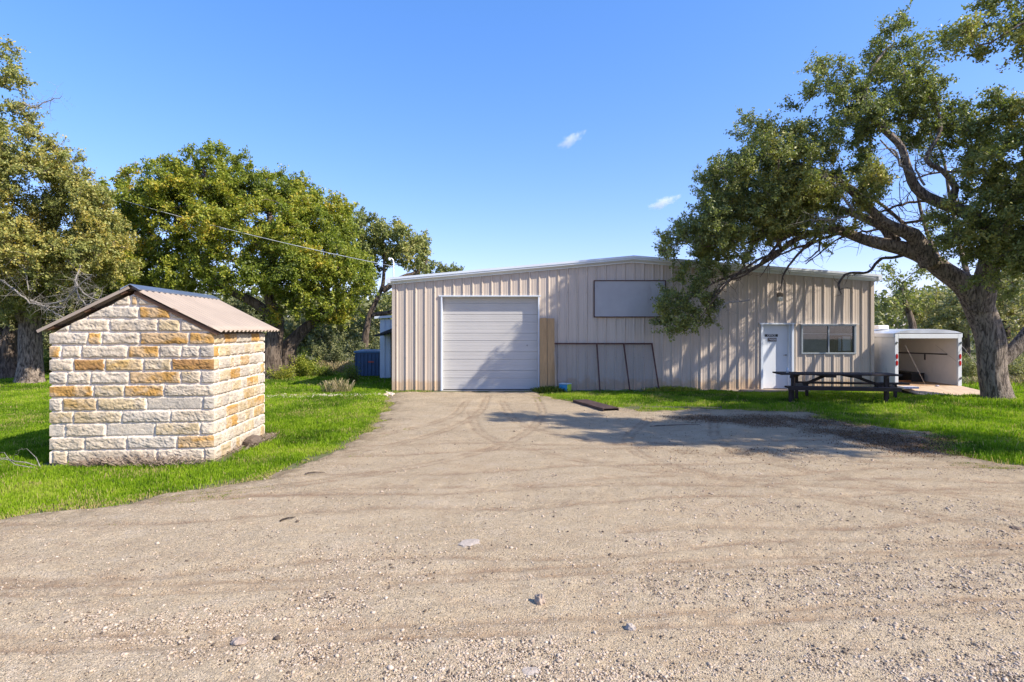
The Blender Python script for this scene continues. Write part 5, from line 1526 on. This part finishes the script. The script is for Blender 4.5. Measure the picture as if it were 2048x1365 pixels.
bare_twigs([px_path([(90, 610, 17.2, 0.03), (130, 600, 17.0, 0.024), (160, 570, 16.9, 0.018), (185, 550, 16.8, 0.015)]), px_path([(60, 600, 17.4, 0.03), (100, 620, 17.2, 0.024), (130, 640, 17.1, 0.015), (140, 660, 17, 0.01)]),
            px_path([(0, 560, 17.4, 0.034), (30, 580, 17.2, 0.028), (60, 605, 17.2, 0.022), (90, 612, 17.1, 0.02), (130, 615, 17, .015)]), px_path([(20, 500, 17.4, 0.03), (50, 540, 17.2, 0.02), (55, 580, 17.1, 0.01)]),
            px_path([(150, 560, 17.2, 0.03), (170, 590, 17.0, 0.02), (195, 600, 17.0, 0.01)]), px_path([(40, 205, 16.4, 0.03), (70, 215, 16.3, 0.02), (100, 200, 16.2, 0.012), (125, 195, 16.2, 0.005)]),
            px_path([(160, 530, 17.4, 0.03), (150, 575, 17.2, 0.025), (175, 610, 17.1, 0.02), (190, 585, 17, .01)])], rng, "dead_wood", deadm, T1, kids=5, r=0.006, L=0.55)

rng = np.random.default_rng(22)
tr = [px_path([(20, 765, 22, 0.42), (15, 710, 22, 0.36), (25, 665, 22, 0.26), (40, 630, 22, 0.18), (20, 590, 21.8, 0.12), (0, 520, 21.5, 0.08)]), px_path([(22, 680, 22, 0.2), (-20, 640, 22, 0.16), (-60, 560, 22, 0.1)]), px_path([(30, 665, 22, .16), (70, 650, 22, .12), (120, 640, 22.2, .08)])]
bl = [px_blob(30, 600, 22, 90, 50, 1.5), px_blob(-60, 560, 22, 90, 80, 1.8), px_blob(120, 620, 22.5, 70, 40, 1.4), px_blob(190, 610, 23, 60, 44, 1.4), px_blob(-30, 660, 22.5, 60, 30, 1.2, .5), px_blob(100, 560, 22, 80, 50, 1.3), px_blob(230, 560, 23, 50, 50, 1.2), px_blob(0, 500, 22, 80, 60, 1.3)]
make_tree("grey green oak with a dark twisted trunk behind the left edge oak", tr, bl, tr[0][0][0] * np.array([1, 1, 0]), greyleaf, bark2, rng, step=0.4, spacing=0.60, leaf=0.12, nleaf=160, clump=0.44, twigs=5, tip=0.008, flare=0.15, tbias=-0.12)

rng = np.random.default_rng(23)
tr = [px_path([(541, 762, 21.6, 0.42), (543, 715, 21.6, 0.36), (552, 668, 21.6, 0.30), (556, 630, 21.6, 0.22), (540, 590, 21.6, 0.18), (545, 520, 21.6, 0.14), (540, 430, 22, 0.10), (530, 370, 22.5, 0.05)]),
      px_path([(575, 750, 22.4, 0.40), (578, 700, 22.4, 0.32), (600, 670, 22.4, 0.24), (640, 630, 22.4, 0.18), (655, 560, 22.6, 0.12), (650, 480, 22.8, 0.07)]),
      px_path([(556, 640, 21.6, 0.22), (500, 600, 21.6, 0.18), (430, 560, 21.8, 0.15), (380, 500, 22, 0.11), (350, 430, 22, 0.06)]),
      px_path([(545, 520, 21.6, 0.12), (480, 450, 22, 0.09), (420, 380, 22, 0.06), (405, 320, 22, 0.03)])]
bl = [px_blob(405, 300, 22.2, 34, 22, 0.8, .6), px_blob(380, 335, 22.2, 62, 32, 1.2, .7), px_blob(455, 330, 22.2, 56, 28, 1.2, .6), px_blob(330, 360, 22.5, 56, 34, 1.2, .8), px_blob(400, 400, 22.2, 100, 50, 2.0), px_blob(300, 420, 22.5, 66, 44, 1.6, .9), px_blob(490, 390, 22.3, 70, 44, 1.6), px_blob(535, 355, 23, 36, 22, .8, .9),
      px_blob(560, 395, 22.8, 66, 36, 1.5), px_blob(620, 400, 23, 60, 34, 1.4), px_blob(640, 440, 22.8, 66, 50, 1.7), px_blob(560, 460, 21.6, 100, 55, 2.0, 1, .08), px_blob(450, 470, 21.4, 90, 50, 1.9, 1, .05), px_blob(350, 490, 21.8, 66, 40, 1.6, 1, .06), px_blob(650, 520, 21.8, 80, 50, 1.8, 1, .06), px_blob(700, 560, 22, 44, 50, 1.2),
      px_blob(580, 540, 21.2, 90, 50, 1.9), px_blob(480, 550, 21.2, 80, 46, 1.6), px_blob(400, 560, 21.4, 70, 40, 1.6), px_blob(660, 610, 22, 60, 36, 1.4), px_blob(600, 600, 21.2, 50, 36, 1.0), px_blob(550, 610, 21.0, 40, 30, .8, .6, .1), px_blob(300, 540, 22, 50, 50, 1.4),
      px_blob(300, 505, 21.2, 36, 20, .6, 1, .42), px_blob(350, 500, 21.2, 26, 20, .5, 1, .42), px_blob(300, 590, 22.6, 60, 40, 1.2), px_blob(250, 500, 22.8, 40, 50, 1.2), px_blob(690, 470, 23.5, 40, 30, 1.0)]
make_tree("broad bright green oak with a forked trunk behind the stone shed", tr, bl, tr[0][0][0] * np.array([1, 1, 0]), greenleaf, bark2, rng, step=0.36, spacing=0.56, leaf=0.108, nleaf=270, clump=0.46, twigs=6, tip=0.008, flare=0.2, sides=18, gap=0.28, tbias=0.0)

rng = np.random.default_rng(24)
tr = [px_path([(250, 760, 24, 0.3), (248, 680, 24, 0.24), (245, 560, 24, 0.18), (240, 450, 24, 0.1), (255, 380, 24, 0.05)])]
bl = [px_blob(265, 365, 24, 40, 30, 1.0, .7, .2), px_blob(235, 395, 24, 36, 36, 1.1, .7), px_blob(275, 415, 24, 44, 40, 1.3, 1, .2), px_blob(240, 470, 24, 50, 50, 1.6), px_blob(260, 560, 24.5, 60, 50, 1.6), px_blob(200, 590, 24.5, 60, 40, 1.6)]
make_tree("slim oak with rusty autumn leaves between the two big left oaks", tr, bl, tr[0][0][0] * np.array([1, 1, 0]), greenleaf, bark2, rng, step=0.4, spacing=0.62, leaf=0.125, nleaf=150, clump=0.44, twigs=5, tip=0.008, tbias=0.05)

rng = np.random.default_rng(25)
tr = [px_path([(730, 740, 29, 0.22), (730, 680, 29, 0.18), (738, 635, 29, 0.15), (754, 600, 29, 0.12), (766, 570, 29, 0.10), (768, 530, 29, 0.07), (770, 490, 29, 0.06)]), px_path([(766, 582, 29, 0.16), (800, 558, 29, 0.13), (835, 545, 29, 0.10), (855, 520, 29, .05)]),
      px_path([(745, 630, 29, .14), (780, 625, 29, .11), (815, 608, 29, .08)])]
bl = [px_blob(725, 468, 29, 46, 32, 1.6), px_blob(770, 462, 29, 40, 22, 1.5), px_blob(815, 478, 29, 46, 26, 1.6), px_blob(838, 502, 29, 28, 32, 1.4), px_blob(790, 500, 29, 44, 26, 1.5), px_blob(735, 515, 29, 50, 34, 1.6), px_blob(825, 535, 29, 30, 16, 1.2, .8), px_blob(850, 535, 29, 22, 22, 1, .8), px_blob(810, 600, 29, 24, 12, .8, .6), px_blob(715, 560, 29, 30, 40, 1.4, .7),
      px_blob(700, 440, 29.5, 30, 20, 1.0)]
make_tree("open crowned oak rising behind the left end of the workshop roof", tr, bl, tr[0][0][0] * np.array([1, 1, 0]), oakleaf, bark2, rng, step=0.45, spacing=0.62, leaf=0.145, nleaf=160, clump=0.50, twigs=5, tip=0.009, tbias=0.0, gap=0.28)

# background oaks: each its own
BACK = [(885, 545, 38, 46, 24, "low round oak top showing just above the left part of the roof", 'g'), (40, 690, 40, 90, 80, "dark oak deep in the woods behind the left edge trunks", 'd'), (175, 690, 38, 80, 80, "dark oak in the woods just left of the stone shed", 'd'), (330, 640, 34, 90, 90, "dark oak in the woods behind the stone shed roof", 'd'),
        (480, 660, 36, 80, 80, "shaded oak in the woods right of the stone shed roof", 'd'), (640, 660, 33, 70, 60, "grey green oak in the woods behind the forked trunk", 'd'), (720, 655, 31, 50, 60, "bushy oak in the woods above the blue dumpster", 'd'), (775, 640, 40, 40, 50, "distant oak in the gap beside the workshop's left corner", 'g'),
        (1800, 575, 24, 60, 66, "leafy oak just right of the workshop behind the trailer roof", 'g'), (1860, 610, 27, 66, 66, "sunlit scrub oak behind the middle of the trailer", 'y'), (1930, 630, 25, 56, 66, "bushy oak between the trailer and the big trunk", 'y'), (2010, 590, 24, 66, 90, "yellow green oak right of the big trunk", 'y'), (2080, 680, 22, 60, 70, "scrub oak at the right edge beyond the lower limb", 'y'),
        (1760, 690, 32, 60, 50, "scrub oak far behind the workshop's right corner", 'g')]
for i, (px, py, Y, rx, ry, lab, kd) in enumerate(BACK):
    rng = np.random.default_rng(100 + i)
    s = F / Y
    gpt = np.array([(px - 1024) / F * Y, Y, 0.0])
    ctr = P(px, py, Y)
    tr = [([gpt, gpt * 0.6 + ctr * 0.4 * np.array([1, 1, 1]) + rng.normal(size=3) * .2, ctr], [0.22, 0.15, 0.08])]
    bl = []
    for k in range(6):
        a = rng.random() * 6.28
        bl.append(px_blob(px + math.cos(a) * rx * 0.5, py + math.sin(a) * ry * 0.45, Y + rng.uniform(-1, 1), rx * 0.6, ry * 0.5, rx / s * 0.7))
    make_tree(lab, tr, bl, tuple(gpt), {'g': oakleaf, 'd': greyleaf, 'y': greyleaf}[kd], bark2, rng, step=0.5, spacing=0.75, leaf=0.14 if Y < 30 else 0.17, nleaf=105, clump=0.52, twigs=5, tip=0.010, group="oaks in the woods behind", tbias={'g': -0.05, 'd': -0.15, 'y': 0.25}[kd], gap=0.25)

# the wood behind everything: one ragged mass of leaves
rng = np.random.default_rng(60)
n = 90000
x = np.concatenate([rng.uniform(-75, -3, n), rng.uniform(22, 90, n // 2)])
y = np.concatenate([rng.uniform(44, 62, n), rng.uniform(40, 60, n // 2)])
top = 3.2 + 3.0 * vnoise(np.column_stack([x * 0.15, y * 0.1]), 4) + 1.2 * vnoise(np.column_stack([x * 0.8, y * 0.5]), 6)
z = top * rng.random(len(x)) ** 0.7
C = np.column_stack([x, y, z])
k = vnoise(C * 0.6, 8) > 0.33
C = C[k]
V, Fq = leaf_quads(C, np.full(len(C), 0.45), rng, 0.3, 0.6)
tn = np.clip(0.2 + 0.5 * fbm(C * 0.3, 9, 3) + 0.3 * rng.random(len(C)) - 0.15, 0, 0.85)
o = link("treeline", np_mesh("treeline", V, Fq, False, {"rnd": ('FACE', 'FLOAT', tn)}), greyleaf); tag(o, "distant scrubby oak wood beyond the yard", "wood", kind="stuff")

# ------------------------------------------------------------------ shrubs and weeds
def shrub(name, label, px, py, Y, rx, ry, rd, mat, leaf, n, tb=0.0, grp=None, aspect=0.5):
    rng = np.random.default_rng(int(px * 7 + py))
    c = P(px, py, Y); s = F / Y
    base = np.array([c[0], c[1], 0.0])
    t = thing(name, label, "shrub", tuple(base), group=grp)
    q = MB()
    pts_ = []
    top = c[2] + ry / s
    for k in range(26):
        a = rng.random() * 6.28; rr = rng.random() ** 0.5
        e = base + np.array([math.cos(a) * rr * rx / s, math.sin(a) * rr * rd, top * (0.45 + 0.6 * rng.random()) * (1.05 - 0.4 * rr)])
        st = base + (e - base) * np.array([.25, .25, 0])
        m_ = (st + e) / 2 + rng.normal(size=3) * 0.04
        q.tube([st - base, m_ - base, e - base], [0.010, 0.007, 0.003], 4)
        for u in rng.random(n // 26):
            u = 0.2 + 0.85 * u
            pts_.append((1 - u) ** 2 * st + 2 * u * (1 - u) * m_ + u * u * e + rng.normal(size=3) * 0.08)
    q.build("stems", bark2, t)
    C = np.array(pts_); V, Fq = leaf_quads(C, np.full(len(C), leaf), rng, 0.4, aspect)
    tn = np.clip(0.45 + tb + (rng.random(len(C)) - 0.5) * 0.5, 0, 1)
    link("foliage", np_mesh("foliage", V - base, Fq, False, {"rnd": ('FACE', 'FLOAT', tn)}), mat, t)
for a in [("bright green bush at the foot of the forked oak", 605, 722, 22.6, 34, 26, 0.7, greenleaf, 0.07, 5200, 0.1), ("low leafy bush right of the forked oak trunk", 560, 742, 21.4, 30, 14, 0.5, greenleaf, 0.06, 3000, 0.15), ("dark low bush in the middle of the back lawn", 640, 742, 23, 34, 14, 0.7, greenleaf, 0.06, 4000, -0.1),
          ("small dark bush at the dumpster's left corner", 705, 745, 20.2, 16, 18, 0.4, greenleaf, 0.055, 2200, -0.15), ("grey green bush behind the dry grass", 665, 700, 26, 44, 30, 1.0, greyleaf, 0.09, 5200, -0.1), ("dark bush left of the blue dumpster", 735, 690, 27, 36, 30, 1.0, greyleaf, 0.09, 4500, -0.2),
          ("shady bush between the left trunks and the stone shed", 90, 725, 24, 30, 26, 0.8, greenleaf, 0.08, 3600, -0.1), ("bush behind the trunk at the left edge", 20, 735, 26, 40, 20, 0.8, greenleaf, 0.08, 3000, -0.05),
          ("low bush between the trailer and the big oak trunk", 1935, 770, 19.5, 26, 12, 0.5, greyleaf, 0.06, 2400, 0.0), ("straggly bush behind the trailer's right post", 1945, 730, 21, 26, 30, 0.6, greyleaf, 0.07, 3200, 0.1), ("tangle of scrub right of the big oak trunk", 2045, 740, 19.5, 36, 36, 0.8, greyleaf, 0.07, 4200, 0.2),
          ("leafy bush under the distant oak by the pale shed", 770, 690, 34, 30, 40, 1.0, greyleaf, 0.10, 3000, -0.1)]:
    shrub("shrub", a[0], *a[1:], grp="shrubs along the wood")

def tuft(name, label, g, r, h, n, mat, cat="weeds", kind=None, w=0.004, lean=0.8, tones=(0, 1)):
    rng = np.random.default_rng(int(abs(g[0] * 100 + g[1] * 10)))
    a = rng.random(n) * 6.28; rr = rng.random(n) ** 0.5
    p = np.column_stack([g[0] + np.cos(a) * rr * r[0], g[1] + np.sin(a) * rr * r[1]])
    V, Fc = blades(p, h * (0.4 + 0.7 * rng.random(n)) * (1 - 0.4 * rr), np.full(n, w), rng, lean, 0.0)
    o = link(name, np_mesh(name, V - np.array([g[0], g[1], 0]), Fc, False, {"rnd": ('FACE', 'FLOAT', tones[0] + (tones[1] - tones[0]) * rng.random(n))}), mat, loc=(g[0], g[1], 0))
    return tag(o, label, cat, kind=kind)
drym = leaf_mat("dry_grass", [(0.10, 0.14, 0.03), (0.22, 0.20, 0.09), (0.34, 0.27, 0.15), (0.42, 0.35, 0.24)], 0.25, 0.7, 0.2)
tuft("grass_tuft", "tall straw coloured grass tuft in front of the building's long shadow", G(674, 786), (0.45, 0.3), 0.50, 420, drym, "grass tuft", w=0.0028, lean=0.5, tones=(0.1, 0.95))
tuft("dry_grass", "band of dry tan grass before the dark scrub left of the dumpster", np.array([-8.4, 25.5]), (2.6, 0.9), 0.55, 5200, drym, "dry grass", "stuff", 0.008, 0.5, (0.5, 1))
tuft("dry_grass", "pale dry grass beyond the big oak trunk at the right edge", np.array([18.6, 19.2]), (2.6, 1.0), 0.45, 5000, drym, "dry grass", "stuff", 0.008, 0.7, (0.4, 1))
tuft("dead_weeds", "brown dead weeds along the front foot of the stone shed", np.array([-5.35, 7.86]), (0.95, 0.10), 0.15, 900, simple and leaf_mat("dead_weed", [(0.16, 0.11, 0.08), (0.26, 0.20, 0.16), (0.36, 0.29, 0.22)], 0.1, 0.8, 0.1), "weeds", "stuff", 0.0025, 1.6)
tuft("dead_weeds", "brown dead weeds along the right foot of the stone shed", np.array([-4.36, 9.4]), (0.14, 0.8), 0.12, 500, bpy.data.materials["dead_weed"], "weeds", "stuff", 0.003, 1.4)
tuft("wall_weeds", "low green weeds at the foot of the wall behind the blue bin", np.array([1.15, 17.1]), (0.5, 0.25), 0.22, 900, greenleaf, "weeds", "stuff", 0.012, 0.9, (0, 0.5))
tuft("wall_weeds", "bright weeds at the wall right of the leaning frame", np.array([5.0, 17.3]), (0.9, 0.2), 0.20, 1200, greenleaf, "weeds", "stuff", 0.010, 0.9, (0.4, 0.8))
# dead twigs at the shed's left corner
rng = np.random.default_rng(71)
t = thing("dead_brush", "small heap of dead grey twigs at the left corner of the stone shed", "brush", (-6.8, 7.75, 0))
bare_twigs([([np.array([-6.75, 7.8, 0.02]), np.array([-6.95, 7.7, 0.12]), np.array([-7.2, 7.62, 0.16]), np.array([-7.4, 7.6, 0.1])], [0.008, 0.007, 0.005, 0.003]), ([np.array([-6.7, 7.75, 0.02]), np.array([-6.9, 7.65, 0.08]), np.array([-7.1, 7.7, 0.22])], [0.008, 0.006, 0.003]),
            ([np.array([-6.6, 7.7, 0.03]), np.array([-6.75, 7.75, 0.15]), np.array([-6.85, 7.8, 0.25])], [0.006, 0.005, 0.003])], rng, "twigs", deadm, t, kids=2, r=0.004, L=0.22)
q = MB()
bm = bmesh.new(); bmesh.ops.create_icosphere(bm, subdivisions=3, radius=1.0)
vs = np.array([v.co[:] for v in bm.verts]); dsp = 0.75 + 0.5 * fbm(vs * 2, 9, 3)
for v, d in zip(bm.verts, dsp): v.co = Vector((v.co.x * 0.13 * d, v.co.y * 0.16 * d, v.co.z * 0.11 * d))
me = bpy.data.meshes.new("rock"); bm.to_mesh(me); bm.free()
o = link("rock", me, sm['dark'], loc=(-4.36, 9.25, 0.07)); tag(o, "dark brown rock against the right foot of the stone shed", "rock")

# pale stone edging across the back of the left lawn
rng = np.random.default_rng(81)
n = 1500
px = rng.uniform(440, 786, n)
yb = 795 - (px - 527) / 260 * 6 + rng.normal(size=n) * 1.6
gp = np.array([G(a, b__) for a, b__ in zip(px, yb)])
V, Fc = stones(gp, 0.02 + 0.035 * rng.random(n) ** 2, rng, 0.6)
o = link("edging_stones", np_mesh("edging_stones", V, Fc, False, {"rnd": ('FACE', 'FLOAT', np.repeat(0.72 + 0.28 * rng.random(n), 20))}), M['pebble'])
tag(o, "thin line of small pale stones across the back of the left lawn", "edging", kind="stuff")

# leaf litter under the oak
rng = np.random.default_rng(91)
cand = np.column_stack([rng.uniform(2, 13.5, 260000), rng.uniform(7.5, 14.5, 260000)])
am = litter_and_shade(cand)
k = (rng.random(len(cand)) < am * 0.7 + 0.006) & (sdist(DRIVE, cand) > -0.3)
cand = cand[k]
C = np.column_stack([cand, zdrive(cand) + 0.004 + 0.012 * rng.random(len(cand))])
lw = np.column_stack([rng.uniform(0.5, 17, 9000), rng.uniform(8.0, 17.3, 9000)])
lw = lw[(sdist(DRIVE, lw) < -0.1) & (fbm(lw * 1.2, 300, 3) > 0.45)]
C = np.vstack([C, np.column_stack([lw, 0.02 + 0.03 * rng.random(len(lw))])])
V, Fq = leaf_quads(C, np.full(len(C), 0.028), rng, 3.0, 0.5)
litm = leaf_mat("litter_leaf", [(0.06, 0.036, 0.022), (0.13, 0.075, 0.04), (0.20, 0.115, 0.055), (0.30, 0.19, 0.10)], 0.05, 0.8, 0.15)
o = link("leaf_litter", np_mesh("leaf_litter", V, Fq, False, {"rnd": ('FACE', 'FLOAT', rng.random(len(C)))}), litm); tag(o, "brown fallen oak leaves drifted over the right side of the drive", "leaf litter", kind="stuff")
# fallen sticks on the drive
for k, (px0, py0, px1, py1, lab) in enumerate([(1300, 856, 1400, 852, "long dark fallen stick lying on the dappled drive"), (610, 952, 650, 949, "short brown stick on the drive near the shed lawn"), (560, 1048, 590, 1040, "short dark stick lying in the left wheel track"), (1700, 878, 1800, 905, "bent dark stick in the leaf litter")]):
    a, b__ = G(px0, py0), G(px1, py1)
    m_ = (a + b__) / 2 + np.array([0.0, 0.012])
    q = MB(); q.tube([(a[0], a[1], 0.028), (a[0] * .7 + m_[0] * .3, a[1] * .7 + m_[1] * .3 + 0.01, 0.034), (m_[0], m_[1], 0.036), (b__[0] * .6 + m_[0] * .4, b__[1] * .6 + m_[1] * .4 - 0.012, 0.034), (b__[0], b__[1], 0.028)], [0.010, 0.009, 0.008, 0.006, 0.004], 6)
    o = q.build("stick", bark2, None); tag(o, lab, "stick")

# ------------------------------------------------------------------ two wisps of cloud
for k, (px, py, rx, ry, tilt, dn, lab) in enumerate([(1140, 280, 40, 15, 0.42, 1.0, "small thin cloud high above the workshop ridge"), (1325, 405, 44, 14, 0.28, 1.3, "small white cloud just left of the big oak's crown")]):
    Yc = 900.0; s = F / Yc
    bm = bmesh.new(); bmesh.ops.create_icosphere(bm, subdivisions=3, radius=1.0)
    for v in bm.verts: v.co = Vector((v.co.x * rx / s, v.co.y * 18, v.co.z * ry / s))
    me = bpy.data.meshes.new("cloud"); bm.to_mesh(me); bm.free()
    m = bpy.data.materials.new("cloud_%s" % "ab"[k]); m.use_nodes = True; nt = m.node_tree; nt.nodes.clear()
    out = N(nt, "ShaderNodeOutputMaterial"); pv = N(nt, "ShaderNodeVolumePrincipled")
    pv.inputs['Color'].default_value = (1, 1, 1, 1); pv.inputs['Anisotropy'].default_value = 0.0
    tc = N(nt, "ShaderNodeTexCoord")
    mp = N(nt, "ShaderNodeMapping"); mp.inputs['Scale'].default_value = (s / rx, 1 / 18, s / ry); nt.links.new(tc.outputs['Object'], mp.inputs[0])
    ln = N(nt, "ShaderNodeVectorMath", operation='LENGTH'); nt.links.new(mp.outputs[0], ln.inputs[0])
    nz = noise(nt, 0.055, 5, 0.6, mapscale=(1, 0.6, 1.6)); 
    sub = N(nt, "ShaderNodeMath", operation='MULTIPLY_ADD'); nt.links.new(ln.outputs['Value'], sub.inputs[0]); sub.inputs[1].default_value = -0.55; nt.links.new(nz, sub.inputs[2])
    dnr = N(nt, "ShaderNodeMapRange"); dnr.inputs['From Min'].default_value = 0.12; dnr.inputs['From Max'].default_value = 0.42; dnr.inputs['To Max'].default_value = 0.05 * dn; nt.links.new(sub.outputs[0], dnr.inputs[0])
    nt.links.new(dnr.outputs[0], pv.inputs['Density']); nt.links.new(pv.outputs[0], out.inputs['Volume'])
    c0 = P(px, py, Yc)
    o = link("cloud", me, m, loc=tuple(c0)); o.rotation_euler = (0, -tilt, 0); tag(o, lab, "cloud")
